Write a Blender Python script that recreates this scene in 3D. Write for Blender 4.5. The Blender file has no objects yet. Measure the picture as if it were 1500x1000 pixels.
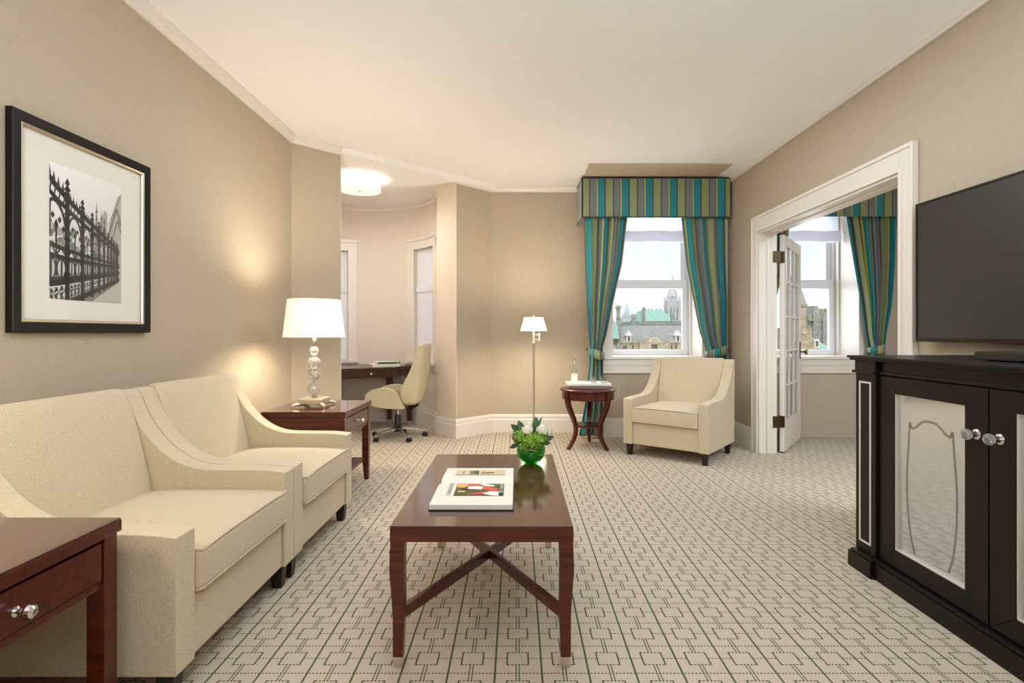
import bpy, bmesh, math, random
from mathutils import Vector, Matrix
random.seed(7)
PI = math.pi
scene = bpy.context.scene
COL = scene.collection

# ------------------------------------------------------------------ colour / material helpers
def s2l(c):
    c = c / 255.0
    return c / 12.92 if c <= 0.04045 else ((c + 0.055) / 1.055) ** 2.4
def rgb(r, g, b):
    return (s2l(r), s2l(g), s2l(b), 1.0)

class Nodes:
    def __init__(self, name):
        self.m = bpy.data.materials.new(name)
        self.m.use_nodes = True
        self.t = self.m.node_tree
        self.t.nodes.clear()
        self.out = self.t.nodes.new('ShaderNodeOutputMaterial')
    def n(self, kind, **kw):
        nd = self.t.nodes.new(kind)
        for k, v in kw.items():
            setattr(nd, k, v)
        return nd
    def link(self, a, b):
        self.t.links.new(a, b)
    def put(self, sock, v):
        if isinstance(v, bpy.types.NodeSocket):
            self.link(v, sock)
        else:
            sock.default_value = v
    def math(self, op, a, b=None, c=None):
        nd = self.n('ShaderNodeMath', operation=op)
        self.put(nd.inputs[0], a)
        if b is not None: self.put(nd.inputs[1], b)
        if c is not None: self.put(nd.inputs[2], c)
        return nd.outputs[0]
    def mix(self, f, a, b, mode='MIX'):
        nd = self.n('ShaderNodeMix', data_type='RGBA', blend_type=mode)
        self.put(nd.inputs[0], f); self.put(nd.inputs[6], a); self.put(nd.inputs[7], b)
        return nd.outputs[2]
    def coord(self, which='Object'):
        return self.n('ShaderNodeTexCoord').outputs[which]
    def mapping(self, vec, scale=(1, 1, 1), rot=(0, 0, 0)):
        nd = self.n('ShaderNodeMapping')
        self.link(vec, nd.inputs[0]); nd.inputs['Scale'].default_value = scale; nd.inputs['Rotation'].default_value = rot
        return nd.outputs[0]
    def noise(self, vec, scale=5.0, detail=2.0, rough=0.5):
        nd = self.n('ShaderNodeTexNoise')
        self.link(vec, nd.inputs['Vector']); nd.inputs['Scale'].default_value = scale
        nd.inputs['Detail'].default_value = detail; nd.inputs['Roughness'].default_value = rough
        return nd.outputs[0]
    def ramp(self, fac, stops, interp='LINEAR'):
        nd = self.n('ShaderNodeValToRGB')
        nd.color_ramp.interpolation = interp
        els = nd.color_ramp.elements
        while len(els) > 1: els.remove(els[-1])
        els[0].position = stops[0][0]; els[0].color = stops[0][1]
        for p, c in stops[1:]:
            e = els.new(p); e.color = c
        self.link(fac, nd.inputs[0])
        return nd.outputs[0]
    def bump(self, h, strength=0.2, dist=0.002):
        nd = self.n('ShaderNodeBump')
        nd.inputs['Strength'].default_value = strength; nd.inputs['Distance'].default_value = dist
        self.link(h, nd.inputs['Height'])
        return nd.outputs[0]
    def principled(self, color, rough=0.5, metallic=0.0, **kw):
        p = self.n('ShaderNodeBsdfPrincipled')
        self.put(p.inputs['Base Color'], color); self.put(p.inputs['Roughness'], rough)
        p.inputs['Metallic'].default_value = metallic
        for k, v in kw.items():
            self.put(p.inputs[k.replace('_', ' ')], v)
        self.link(p.outputs[0], self.out.inputs[0])
        return p

def plain(name, c, rough=0.5, metallic=0.0, vary=0.05, **kw):
    M = Nodes(name)
    nz = M.noise(M.coord(), 6.0, 3.0)
    d = tuple(x * (1 - vary) for x in c[:3]) + (1,)
    e = tuple(min(1, x * (1 + vary)) for x in c[:3]) + (1,)
    M.principled(M.mix(nz, d, e), rough, metallic, **kw)
    return M.m

def linen_wall(name, c):
    M = Nodes(name)
    co = M.coord()
    h = M.noise(M.mapping(co, (22, 22, 360)), 1.0, 2.0)
    v = M.noise(M.mapping(co, (330, 330, 14)), 1.0, 2.0)
    s = M.math('ADD', M.math('MULTIPLY', h, 0.5), M.math('MULTIPLY', v, 0.5))
    d = tuple(x * 0.91 for x in c[:3]) + (1,); e = tuple(min(1, x * 1.08) for x in c[:3]) + (1,)
    colr = M.ramp(s, [(0.3, d), (0.7, e)])
    M.principled(colr, 0.72, Normal=M.bump(s, 0.12, 0.001), Specular_IOR_Level=0.25)
    return M.m

def fabric(name, c1, c2, scale=240, rough=0.9, bump=0.25, sheen=0.15):
    M = Nodes(name)
    co = M.coord()
    a = M.noise(M.mapping(co, (1, 1, 0.45)), scale, 2.0, 0.6)
    b = M.noise(co, scale * 0.25, 2.0)
    s = M.math('ADD', M.math('MULTIPLY', a, 0.88), M.math('MULTIPLY', b, 0.12))
    M.principled(M.ramp(s, [(0.36, c1), (0.64, c2)]), rough, Normal=M.bump(a, bump, 0.0015), Sheen_Weight=sheen, Specular_IOR_Level=0.2)
    return M.m

def wood(name, dark, light, rough=0.25, coat=0.3, axis=(1, 18, 18), scale=3.0, spec=0.5):
    M = Nodes(name)
    co = M.mapping(M.coord(), axis)
    g = M.noise(co, scale, 5.0, 0.6)
    M.principled(M.ramp(g, [(0.3, dark), (0.72, light)]), rough, Specular_IOR_Level=spec if coat else 0.25, Coat_Weight=coat, Coat_Roughness=0.12)
    return M.m

def emissive(name, c, strength, base=None):
    M = Nodes(name)
    M.principled(base or c, 0.8, Emission_Color=c, Emission_Strength=strength)
    return M.m

def vertex_paint(name, rough=0.6, vary=0.0):
    M = Nodes(name)
    a = M.n('ShaderNodeVertexColor'); a.layer_name = 'Col'
    c = a.outputs[0]
    if vary:
        nz = M.noise(M.coord(), vary, 3.0, 0.65)
        c = M.mix(M.math('MULTIPLY', nz, 0.45), c, (0.08, 0.075, 0.07, 1), 'MIX')
    M.principled(c, rough, Specular_IOR_Level=0.2)
    return M.m

def shade_cloth(name, c, glow, glow_strength, trans=0.55):
    M = Nodes(name)
    weave = M.noise(M.mapping(M.coord(), (1, 1, 0.3)), 420, 2.0)
    dc = M.ramp(weave, [(0.3, tuple(x * 0.94 for x in c[:3]) + (1,)), (0.7, c)])
    d = M.n('ShaderNodeBsdfDiffuse'); M.link(dc, d.inputs[0])
    t = M.n('ShaderNodeBsdfTranslucent'); M.link(dc, t.inputs[0])
    mx = M.n('ShaderNodeMixShader'); mx.inputs[0].default_value = trans
    M.link(d.outputs[0], mx.inputs[1]); M.link(t.outputs[0], mx.inputs[2])
    e = M.n('ShaderNodeEmission'); e.inputs[0].default_value = glow; e.inputs[1].default_value = glow_strength
    ad = M.n('ShaderNodeAddShader'); M.link(mx.outputs[0], ad.inputs[0]); M.link(e.outputs[0], ad.inputs[1])
    M.link(ad.outputs[0], M.out.inputs[0])
    return M.m

def thin_glass(name, tint=(1, 1, 1, 1), refl=0.06):
    M = Nodes(name)
    t = M.n('ShaderNodeBsdfTransparent'); t.inputs[0].default_value = tint
    g = M.n('ShaderNodeBsdfGlossy'); g.inputs['Roughness'].default_value = 0.02
    lw = M.n('ShaderNodeLayerWeight'); lw.inputs[0].default_value = 0.25
    f = M.math('MULTIPLY_ADD', lw.outputs['Facing'], 0.25 if refl else 0.02, refl)
    mx = M.n('ShaderNodeMixShader'); M.link(f, mx.inputs[0])
    M.link(t.outputs[0], mx.inputs[1]); M.link(g.outputs[0], mx.inputs[2]); M.link(mx.outputs[0], M.out.inputs[0])
    return M.m

def solid_glass(name, tint=(1, 1, 1, 1), ior=1.5, rough=0.0):
    M = Nodes(name)
    M.principled(tint, rough, Transmission_Weight=1.0, IOR=ior)
    return M.m

def carpet(name):
    M = Nodes(name)
    W = 0.1586
    geo = M.n('ShaderNodeNewGeometry').outputs['Position']
    sep = M.n('ShaderNodeSeparateXYZ'); M.link(geo, sep.inputs[0])
    X = M.math('DIVIDE', M.math('SUBTRACT', sep.outputs[0], 0.085 - 10 * W), W)
    Y = M.math('DIVIDE', M.math('SUBTRACT', sep.outputs[1], 0.0885 - 30 * W), W)
    u = M.math('FRACT', X); v = M.math('FRACT', Y)
    cmpf = lambda a, b, e: M.math('COMPARE', a, b, e)
    inv = lambda a: M.math('SUBTRACT', 1.0, a)
    mul = lambda a, b: M.math('MULTIPLY', a, b)
    mx = lambda a, b: M.math('MAXIMUM', a, b)
    du = M.math('ABSOLUTE', M.math('SUBTRACT', u, 0.485)); dv = M.math('ABSOLUTE', M.math('SUBTRACT', v, 0.522))
    inu = M.math('LESS_THAN', du, 0.245); inv_ = M.math('LESS_THAN', dv, 0.24)
    dots = M.math('GREATER_THAN', M.math('FRACT', M.math('MULTIPLY', X, 13.0)), 0.42)
    vline = cmpf(M.math('FRACT', M.math('ADD', u, 0.5)), 0.5, 0.021)
    sides = mul(cmpf(du, 0.232, 0.017), inv_)
    pair = mul(cmpf(du, 0.034, 0.0115), inv(inv_))
    tb = mul(mul(cmpf(dv, 0.224, 0.020), inu), dots)
    con = mul(mul(cmpf(v, 0.527, 0.016), inv(inu)), dots)
    bnd = mul(cmpf(M.math('FRACT', M.math('ADD', v, 0.5)), 0.5, 0.018), dots)
    solid = mx(mx(vline, sides), pair); dotted = mx(mx(tb, con), bnd)
    pile = M.noise(geo, 330, 3.0, 0.7)
    base = M.ramp(pile, [(0.3, rgb(158, 143, 124)), (0.68, rgb(216, 200, 179))])
    green = M.ramp(pile, [(0.3, rgb(38, 62, 28)), (0.7, rgb(82, 104, 54))])
    brown = M.ramp(pile, [(0.3, rgb(62, 60, 34)), (0.7, rgb(108, 98, 64))])
    c = M.mix(dotted, base, brown)
    c = M.mix(solid, c, green)
    hgt = M.math('SUBTRACT', pile, M.math('MULTIPLY', mx(solid, dotted), 0.5))
    M.principled(c, 0.95, Normal=M.bump(hgt, 0.5, 0.004), Specular_IOR_Level=0.1, Sheen_Weight=0.1)
    return M.m

def stripes(name, k=1.0):
    """striped curtain cloth; UV.x is metres along the cloth"""
    M = Nodes(name)
    uv = M.coord('UV')
    sep = M.n('ShaderNodeSeparateXYZ'); M.link(uv, sep.inputs[0])
    f = M.math('FRACT', M.math('DIVIDE', sep.outputs[0], 0.2575))
    k = 1.07
    def q(r, g, b): return rgb(r * k, g * k, b * k)
    stops = [(0.0, q(138, 144, 98)), (0.295, q(14, 58, 78)), (0.335, q(112, 116, 118)), (0.60, q(110, 78, 60)), (0.615, q(186, 182, 66)),
             (0.655, q(16, 124, 134)), (0.945, q(78, 58, 52)), (0.985, q(30, 84, 84))]
    c = M.ramp(f, stops, 'CONSTANT')
    w = M.noise(M.mapping(uv, (900, 60, 1)), 1.0, 2.0)
    c2 = M.mix(M.math('MULTIPLY', w, 0.16), c, (0.02, 0.03, 0.03, 1))
    M.principled(c2, 0.55, Sheen_Weight=0.25, Specular_IOR_Level=0.35, Normal=M.bump(w, 0.1, 0.001))
    return M.m

def slate(name, c1, c2, sc=1.0, vec=(1, 1, 1)):
    M = Nodes(name)
    co = M.mapping(M.coord(), vec)
    a = M.noise(co, sc, 6.0, 0.7)
    M.principled(M.ramp(a, [(0.32, c1), (0.68, c2)]), 0.85, Specular_IOR_Level=0.2)
    return M.m

MAT = {}
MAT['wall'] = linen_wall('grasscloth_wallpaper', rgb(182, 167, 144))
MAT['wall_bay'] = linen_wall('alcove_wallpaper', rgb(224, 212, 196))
MAT['wall_next'] = plain('grey_beige_paint', rgb(186, 170, 152), 0.8)
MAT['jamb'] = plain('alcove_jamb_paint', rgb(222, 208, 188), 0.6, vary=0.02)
MAT['ceiling'] = plain('ceiling_paint', rgb(245, 242, 238), 0.85, vary=0.02)
MAT['ceiling_shadow'] = plain('tan_shadow_paint', rgb(192, 176, 152), 0.85, vary=0.02)  # darker tan stands in for shadow on the ceiling
MAT['trim'] = plain('white_trim_paint', rgb(226, 217, 205), 0.35, vary=0.02)
MAT['trim_cool'] = plain('window_frame_paint', rgb(232, 234, 236), 0.35, vary=0.02)
MAT['carpet'] = carpet('geometric_carpet')
MAT['stripe'] = stripes('striped_drapery')
MAT['cream'] = fabric('cream_upholstery', rgb(180, 163, 132), rgb(216, 201, 172), 640)
MAT['piping'] = fabric('piping_fabric', rgb(184, 166, 134), rgb(214, 198, 168), 640)
MAT['mahogany'] = wood('mahogany', rgb(52, 14, 6), rgb(98, 34, 15), 0.28, 0.25, spec=0.4)
MAT['mahogany_top'] = wood('mahogany_under_glass', rgb(66, 34, 24), rgb(92, 52, 38), 0.09, 0.6)
MAT['walnut'] = wood('dark_walnut', rgb(44, 20, 10), rgb(78, 40, 22), 0.3, 0.3)
MAT['espresso'] = wood('espresso_lacquer', rgb(16, 10, 6), rgb(27, 18, 11), 0.38, 0.0)
MAT['dark_leg'] = plain('black_brown_leg', rgb(30, 20, 17), 0.4)
MAT['nickel'] = plain('brushed_nickel', rgb(200, 190, 172), 0.25, 1.0)
MAT['champagne'] = plain('champagne_metal', rgb(208, 197, 176), 0.42, 0.75)
MAT['chrome'] = plain('polished_chrome', rgb(220, 220, 220), 0.1, 1.0)
MAT['bronze'] = plain('aged_bronze', rgb(82, 64, 44), 0.4, 0.8)
MAT['brass'] = plain('brass', rgb(150, 122, 60), 0.3, 1.0)
MAT['black'] = plain('black_plastic', rgb(22, 21, 20), 0.4)
MAT['screen'] = plain('television_screen_glass', rgb(40, 39, 38), 0.28, vary=0.0)
MAT['bezel'] = plain('bronze_black_bezel', rgb(44, 36, 28), 0.3, 0.6)
MAT['frame_black'] = plain('black_frame_lacquer', rgb(20, 14, 11), 0.35, Specular_IOR_Level=0.25)
MAT['silver'] = plain('silver_leaf', rgb(198, 184, 160), 0.3, 0.9)
MAT['matboard'] = plain('mat_board', rgb(222, 217, 204), 0.8, vary=0.01)
def antique_mirror(name):
    M = Nodes(name)
    nz = M.noise(M.coord(), 40.0, 3.0)
    g = M.n('ShaderNodeNewGeometry')
    add = M.n('ShaderNodeVectorMath', operation='ADD'); M.link(g.outputs['Normal'], add.inputs[0]); add.inputs[1].default_value = (0, 0, -.075)   # normal tipped down in the shader to steer the reflection onto the carpet
    nr = M.n('ShaderNodeVectorMath', operation='NORMALIZE'); M.link(add.outputs[0], nr.inputs[0])
    p = M.n('ShaderNodeBsdfPrincipled'); p.inputs['Metallic'].default_value = 1.0; p.inputs['Base Color'].default_value = rgb(216, 220, 224)
    M.link(M.math('MULTIPLY_ADD', nz, 0.06, 0.03), p.inputs['Roughness']); M.link(nr.outputs[0], p.inputs['Normal'])
    d = M.n('ShaderNodeBsdfDiffuse'); d.inputs[0].default_value = rgb(206, 206, 204)
    mx = M.n('ShaderNodeMixShader'); mx.inputs[0].default_value = .22; M.link(p.outputs[0], mx.inputs[1]); M.link(d.outputs[0], mx.inputs[2])
    M.link(mx.outputs[0], M.out.inputs[0])
    return M.m
MAT['mirror'] = antique_mirror('antique_mirror')
MAT['etch'] = plain('etched_band', rgb(150, 145, 137), 0.45, 0.5)
MAT['inlay'] = plain('silver_white_inlay', rgb(222, 212, 196), 0.35, 0.2)
def cut_crystal(name):
    M = Nodes(name)
    p = M.n('ShaderNodeBsdfPrincipled'); p.inputs['Base Color'].default_value = (1, 1, 1, 1); p.inputs['Roughness'].default_value = 0.0
    p.inputs['Transmission Weight'].default_value = 1.0; p.inputs['IOR'].default_value = 1.5
    d = M.n('ShaderNodeBsdfTranslucent'); d.inputs[0].default_value = (.95, .93, .9, 1)
    g = M.n('ShaderNodeBsdfDiffuse'); g.inputs[0].default_value = (.95, .93, .9, 1)
    m1 = M.n('ShaderNodeMixShader'); m1.inputs[0].default_value = .5; M.link(d.outputs[0], m1.inputs[1]); M.link(g.outputs[0], m1.inputs[2])
    m2 = M.n('ShaderNodeMixShader'); m2.inputs[0].default_value = .25; M.link(p.outputs[0], m2.inputs[1]); M.link(m1.outputs[0], m2.inputs[2])
    M.link(m2.outputs[0], M.out.inputs[0])
    return M.m
MAT['crystal'] = cut_crystal('cut_crystal')
MAT['clear'] = thin_glass('clear_glass', (0.90, 0.92, 0.92, 1), 0.16)
MAT['pane'] = thin_glass('window_pane', (0.98, 0.99, 1, 1), 0.02)
MAT['cover_glass'] = thin_glass('picture_glass', (1, 1, 1, 1), 0.0)
MAT['green_glass'] = thin_glass('green_glass', (0.30, 0.78, 0.36, 1), 0.06)
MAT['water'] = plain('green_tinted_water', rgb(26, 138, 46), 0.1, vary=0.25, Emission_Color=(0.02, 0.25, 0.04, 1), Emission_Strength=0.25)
MAT['shade'] = shade_cloth('lamp_shade_linen', rgb(250, 242, 222), (1.0, 0.87, 0.67, 1), 0.40, 0.008)
MAT['shade2'] = shade_cloth('lamp_shade_white', rgb(255, 250, 238), (1.0, 0.93, 0.80, 1), 0.62, 0.02)
MAT['drum'] = shade_cloth('drum_shade_fabric', rgb(255, 252, 245), (1.0, 0.95, 0.86, 1), 0.25, 0.06)
MAT['sheer'] = shade_cloth('sheer_shade_cloth', rgb(226, 230, 238), (0.9, 0.94, 1.0, 1), 0.0, 0.55)
MAT['sheer_fold'] = shade_cloth('gathered_shade_cloth', rgb(232, 229, 232), (0.9, 0.94, 1.0, 1), 0.05, 0.6)
MAT['sheer_warm'] = shade_cloth('alcove_shade_cloth', rgb(238, 236, 236), (1.0, 0.97, 0.95, 1), 0.06, 0.4)
MAT['white'] = plain('white_porcelain', rgb(240, 236, 226), 0.25, vary=0.01)
MAT['paper'] = plain('book_paper', rgb(220, 213, 200), 0.7, vary=0.02)
MAT['navy'] = plain('navy_book_cloth', rgb(26, 28, 52), 0.5)
MAT['white_cover'] = plain('white_book_cover', rgb(232, 228, 222), 0.45)
MAT['green_cover'] = plain('green_book_spine', rgb(66, 96, 36), 0.5, vary=0.3)
MAT['ink'] = plain('printing_ink', rgb(92, 84, 78), 0.6)
MAT['letter'] = plain('white_lettering', rgb(232, 226, 214), 0.6)
MAT['paint'] = vertex_paint('printed_image')
MAT['photo'] = vertex_paint('photo_print', 0.5, 0)
MAT['leather'] = fabric('cream_leather', rgb(198, 184, 152), rgb(205, 191, 160), 60, 0.45, 0.05, 0.05)
MAT['leather_dark'] = fabric('taupe_seat_leather', rgb(128, 112, 86), rgb(146, 130, 102), 60, 0.5, 0.05, 0.05)
MAT['leaf'] = plain('leaf_green', rgb(34, 84, 26), 0.4, vary=0.3)
MAT['leaf_dark'] = plain('dark_leaf_green', rgb(26, 58, 20), 0.5, vary=0.3)
MAT['hydrangea'] = plain('chartreuse_petals', rgb(122, 160, 44), 0.55, vary=0.35)
MAT['petal'] = plain('ivory_petals', rgb(244, 236, 218), 0.6, vary=0.05)
MAT['stone'] = slate('sandstone', rgb(150, 138, 112), rgb(206, 194, 164), 1.6)
MAT['stone_dark'] = slate('weathered_stone', rgb(122, 124, 114), rgb(166, 166, 152), 2.2)
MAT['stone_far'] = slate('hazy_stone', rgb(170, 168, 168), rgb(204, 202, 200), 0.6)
MAT['stone_tower'] = slate('tower_stone', rgb(128, 112, 88), rgb(196, 180, 148), 3.0)
MAT['slate'] = slate('slate_roof', rgb(136, 136, 132), rgb(166, 166, 160), 1.4, (1, 1, 6))
MAT['copper'] = slate('copper_roof', rgb(138, 172, 156), rgb(166, 194, 178), 1.2, (6, 1, 1))  # colour paled to carry the outdoor haze
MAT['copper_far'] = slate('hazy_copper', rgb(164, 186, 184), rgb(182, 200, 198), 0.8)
MAT['dormer_white'] = plain('dormer_white', rgb(232, 224, 212), 0.8)
MAT['dark_opening'] = plain('dark_window_opening', rgb(96, 84, 74), 0.8)
MAT['street'] = plain('street_asphalt', rgb(120, 120, 118), 0.9)

# ------------------------------------------------------------------ mesh helpers
def bm_box(bm, c0, c1, mtx=None):
    x0, y0, z0 = c0; x1, y1, z1 = c1
    P = [(x0, y0, z0), (x1, y0, z0), (x1, y1, z0), (x0, y1, z0), (x0, y0, z1), (x1, y0, z1), (x1, y1, z1), (x0, y1, z1)]
    vs = [bm.verts.new((mtx @ Vector(p)) if mtx else p) for p in P]
    for f in ((3, 2, 1, 0), (4, 5, 6, 7), (0, 1, 5, 4), (1, 2, 6, 5), (2, 3, 7, 6), (3, 0, 4, 7)):
        bm.faces.new([vs[i] for i in f])
    return vs
def bm_frustum(bm, c, b, t, z0, z1, off=(0, 0)):
    """tapered block: bottom half sizes b, top half sizes t"""
    vs = []
    for (hx, hy), z, (ox, oy) in ((b, z0, off), (t, z1, (0, 0))):
        for sx, sy in ((-1, -1), (1, -1), (1, 1), (-1, 1)):
            vs.append(bm.verts.new((c[0] + ox + sx * hx, c[1] + oy + sy * hy, z)))
    for f in ((3, 2, 1, 0), (4, 5, 6, 7), (0, 1, 5, 4), (1, 2, 6, 5), (2, 3, 7, 6), (3, 0, 4, 7)):
        bm.faces.new([vs[i] for i in f])
def bm_prism(bm, pts, z0, z1):
    n = len(pts)
    area = sum(pts[i][0] * pts[(i + 1) % n][1] - pts[(i + 1) % n][0] * pts[i][1] for i in range(n))
    if area < 0: pts = pts[::-1]
    a = [bm.verts.new((x, y, z0)) for x, y in pts]; b = [bm.verts.new((x, y, z1)) for x, y in pts]
    bm.faces.new(a[::-1]); bm.faces.new(b)
    for i in range(n):
        j = (i + 1) % n
        bm.faces.new((a[i], a[j], b[j], b[i]))
def bm_profile_x(bm, prof, x0, x1):
    """closed profile in (y,z) extruded along x"""
    a = [bm.verts.new((x0, y, z)) for y, z in prof]; b = [bm.verts.new((x1, y, z)) for y, z in prof]
    f1 = bm.faces.new(a); f2 = bm.faces.new(b[::-1])
    n = len(prof)
    for i in range(n):
        j = (i + 1) % n
        bm.faces.new((a[j], a[i], b[i], b[j]))
    bmesh.ops.recalc_face_normals(bm, faces=bm.faces)
def bm_lathe(bm, prof, seg=32, c=(0, 0, 0), cap=True, a0=0.0):
    rings = []
    for r, z in prof:
        if r < 1e-6:
            rings.append([bm.verts.new((c[0], c[1], c[2] + z))])
        else:
            rings.append([bm.verts.new((c[0] + r * math.cos(a0 + 2 * PI * i / seg), c[1] + r * math.sin(a0 + 2 * PI * i / seg), c[2] + z)) for i in range(seg)])
    for A, B in zip(rings, rings[1:]):
        for i in range(seg):
            j = (i + 1) % seg
            if len(A) == 1 and len(B) == 1: continue
            if len(A) == 1: bm.faces.new((A[0], B[j], B[i]))
            elif len(B) == 1: bm.faces.new((A[i], A[j], B[0]))
            else: bm.faces.new((A[i], A[j], B[j], B[i]))
    if cap:
        if len(rings[0]) > 1: bm.faces.new(rings[0][::-1])
        if len(rings[-1]) > 1: bm.faces.new(rings[-1])
def bm_sweep(bm, path, half, up=(0, 0, 1), round_=0):
    """sweep a rectangle (half sizes list or pair) or a circle (round_ segments) along a path"""
    path = [Vector(p) for p in path]; up = Vector(up)
    rings = []
    for i, p in enumerate(path):
        t = (path[min(i + 1, len(path) - 1)] - path[max(i - 1, 0)]).normalized()
        s = t.cross(up)
        if s.length < 1e-5: s = t.cross(Vector((1, 0, 0)))
        s.normalize(); u = s.cross(t).normalized()
        h = half[i] if isinstance(half, list) else half
        if round_:
            ring = [bm.verts.new(p + s * (h * math.cos(2 * PI * k / round_)) + u * (h * math.sin(2 * PI * k / round_))) for k in range(round_)]
        else:
            ring = [bm.verts.new(p + s * (a * h[0]) + u * (b * h[1])) for a, b in ((-1, -1), (1, -1), (1, 1), (-1, 1))]
        rings.append(ring)
    n = len(rings[0])
    for A, B in zip(rings, rings[1:]):
        for i in range(n):
            j = (i + 1) % n
            bm.faces.new((A[i], A[j], B[j], B[i]))
    bm.faces.new(rings[0][::-1]); bm.faces.new(rings[-1])
def bm_arc(bm, c, r0, r1, a0, a1, z0, z1, n=None):
    """curved box between two radii; angles in degrees; returns nothing"""
    n = n or max(2, int(abs(a1 - a0) / 4))
    cols = []
    for i in range(n + 1):
        a = math.radians(a0 + (a1 - a0) * i / n)
        ca, sa = math.cos(a), math.sin(a)
        cols.append([bm.verts.new((c[0] + r * ca, c[1] + r * sa, z)) for r, z in ((r0, z0), (r1, z0), (r1, z1), (r0, z1))])
    for A, B in zip(cols, cols[1:]):
        for k in range(4):
            j = (k + 1) % 4
            bm.faces.new((A[k], A[j], B[j], B[k]))
    bm.faces.new(cols[0][::-1]); bm.faces.new(cols[-1])
def catmull(pts, n=8):
    out = []
    P = [pts[0]] + list(pts) + [pts[-1]]
    for i in range(1, len(P) - 2):
        p0, p1, p2, p3 = (Vector(q) for q in P[i - 1:i + 3])
        for k in range(n):
            t = k / n
            out.append(0.5 * ((2 * p1) + (p2 - p0) * t + (2 * p0 - 5 * p1 + 4 * p2 - p3) * t * t + (3 * p1 - p0 - 3 * p2 + p3) * t ** 3))
    out.append(Vector(pts[-1]))
    return [tuple(q) for q in out]

def obj(name, bm, mat, parent=None, bevel=0.0, seg=2, smooth=40, mats=None, loc=None, rot=None, wn=True):
    bm.normal_update()
    if bevel:
        bmesh.ops.recalc_face_normals(bm, faces=bm.faces)
        ed = [e for e in bm.edges if len(e.link_faces) == 2 and e.calc_face_angle(0) > math.radians(35)]
        bmesh.ops.bevel(bm, geom=ed, offset=bevel, offset_type='OFFSET', segments=seg, profile=0.5, affect='EDGES', clamp_overlap=True)
    bmesh.ops.recalc_face_normals(bm, faces=bm.faces)
    me = bpy.data.meshes.new(name)
    bm.to_mesh(me); bm.free()
    for m in (mats or [mat]):
        me.materials.append(MAT[m] if isinstance(m, str) else m)
    if smooth:
        for p in me.polygons: p.use_smooth = True
        me.set_sharp_from_angle(angle=math.radians(smooth))
    o = bpy.data.objects.new(name, me)
    COL.objects.link(o)
    if parent is not None: o.parent = parent
    if loc: o.location = loc
    if rot: o.rotation_euler = rot
    if bevel and wn:
        w = o.modifiers.new('weighted', 'WEIGHTED_NORMAL'); w.keep_sharp = True
    return o
def B():
    return bmesh.new()
def tag(o, label, cat, group=None):
    o['label'] = label; o['category'] = cat
    if group: o['group'] = group
    return o
def thing(name, label, cat, loc=(0, 0, 0), rz=0.0, group=None):
    o = bpy.data.objects.new(name, None); COL.objects.link(o)
    o.empty_display_size = 0.1
    o.location = loc; o.rotation_euler = (0, 0, rz)
    return tag(o, label, cat, group)
def struct(name, bm, mat, parent=None, **kw):
    o = obj(name, bm, mat, parent, **kw)
    if parent is None: o['kind'] = 'structure'
    return o
def struct_root(name, loc=(0, 0, 0), rz=0):
    o = bpy.data.objects.new(name, None); COL.objects.link(o); o.location = loc; o.rotation_euler = (0, 0, rz); o['kind'] = 'structure'
    return o
def copy_tree(o, parent=None):
    c = o.copy(); COL.objects.link(c); c.parent = parent
    for ch in list(o.children): copy_tree(ch, c)
    return c
def box(name, c0, c1, mat, parent=None, bevel=0.0, **kw):
    bm = B(); bm_box(bm, c0, c1); return obj(name, bm, mat, parent, bevel, **kw)
def art(name, polys, mat, origin, ux, uy, parent=None, lift=0.0002):
    """flat print: polys = [(points in (u,v) metres, (r,g,b) srgb, layer)]"""
    origin, ux, uy = Vector(origin), Vector(ux), Vector(uy)
    nz = ux.cross(uy).normalized()
    me = bpy.data.meshes.new(name)
    vs, fs, cs = [], [], []
    for pts, c, layer in polys:
        b = len(vs)
        for p in pts: vs.append(origin + ux * p[0] + uy * p[1] + nz * (lift * layer + 5e-7 * len(fs)))
        fs.append(list(range(b, b + len(pts))))
        cl = c if isinstance(c[0], (tuple, list)) else [c] * len(pts)
        cs += [rgb(*q) for q in cl]
    me.from_pydata(vs, [], fs)
    at = me.color_attributes.new('Col', 'FLOAT_COLOR', 'POINT')
    for i, c in enumerate(cs): at.data[i].color = c
    me.materials.append(MAT[mat])
    o = bpy.data.objects.new(name, me); COL.objects.link(o)
    if parent is not None: o.parent = parent
    return o
def stroke(pts, w):
    """polyline -> list of quads in 2-D"""
    out = []
    for (x0, y0), (x1, y1) in zip(pts, pts[1:]):
        dx, dy = x1 - x0, y1 - y0; l = math.hypot(dx, dy) or 1e-9
        nx, ny = -dy / l * w / 2, dx / l * w / 2
        out.append([(x0 + nx, y0 + ny), (x0 - nx, y0 - ny), (x1 - nx, y1 - ny), (x1 + nx, y1 + ny)])
    return out
def text(name, body, size, mat, mtx, parent=None, align='CENTER', sx=1.0):
    cu = bpy.data.curves.new(name, 'FONT'); cu.body = body; cu.size = size; cu.align_x = align; cu.align_y = 'CENTER'
    tmp = bpy.data.objects.new(name, cu); COL.objects.link(tmp)
    dg = bpy.context.evaluated_depsgraph_get()
    me = bpy.data.meshes.new_from_object(tmp.evaluated_get(dg))
    bpy.data.objects.remove(tmp)
    me.transform(mtx @ Matrix.Diagonal((sx, 1, 1, 1)))
    me.materials.clear(); me.materials.append(MAT[mat])
    o = bpy.data.objects.new(name, me); COL.objects.link(o)
    if parent is not None: o.parent = parent
    return o
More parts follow.
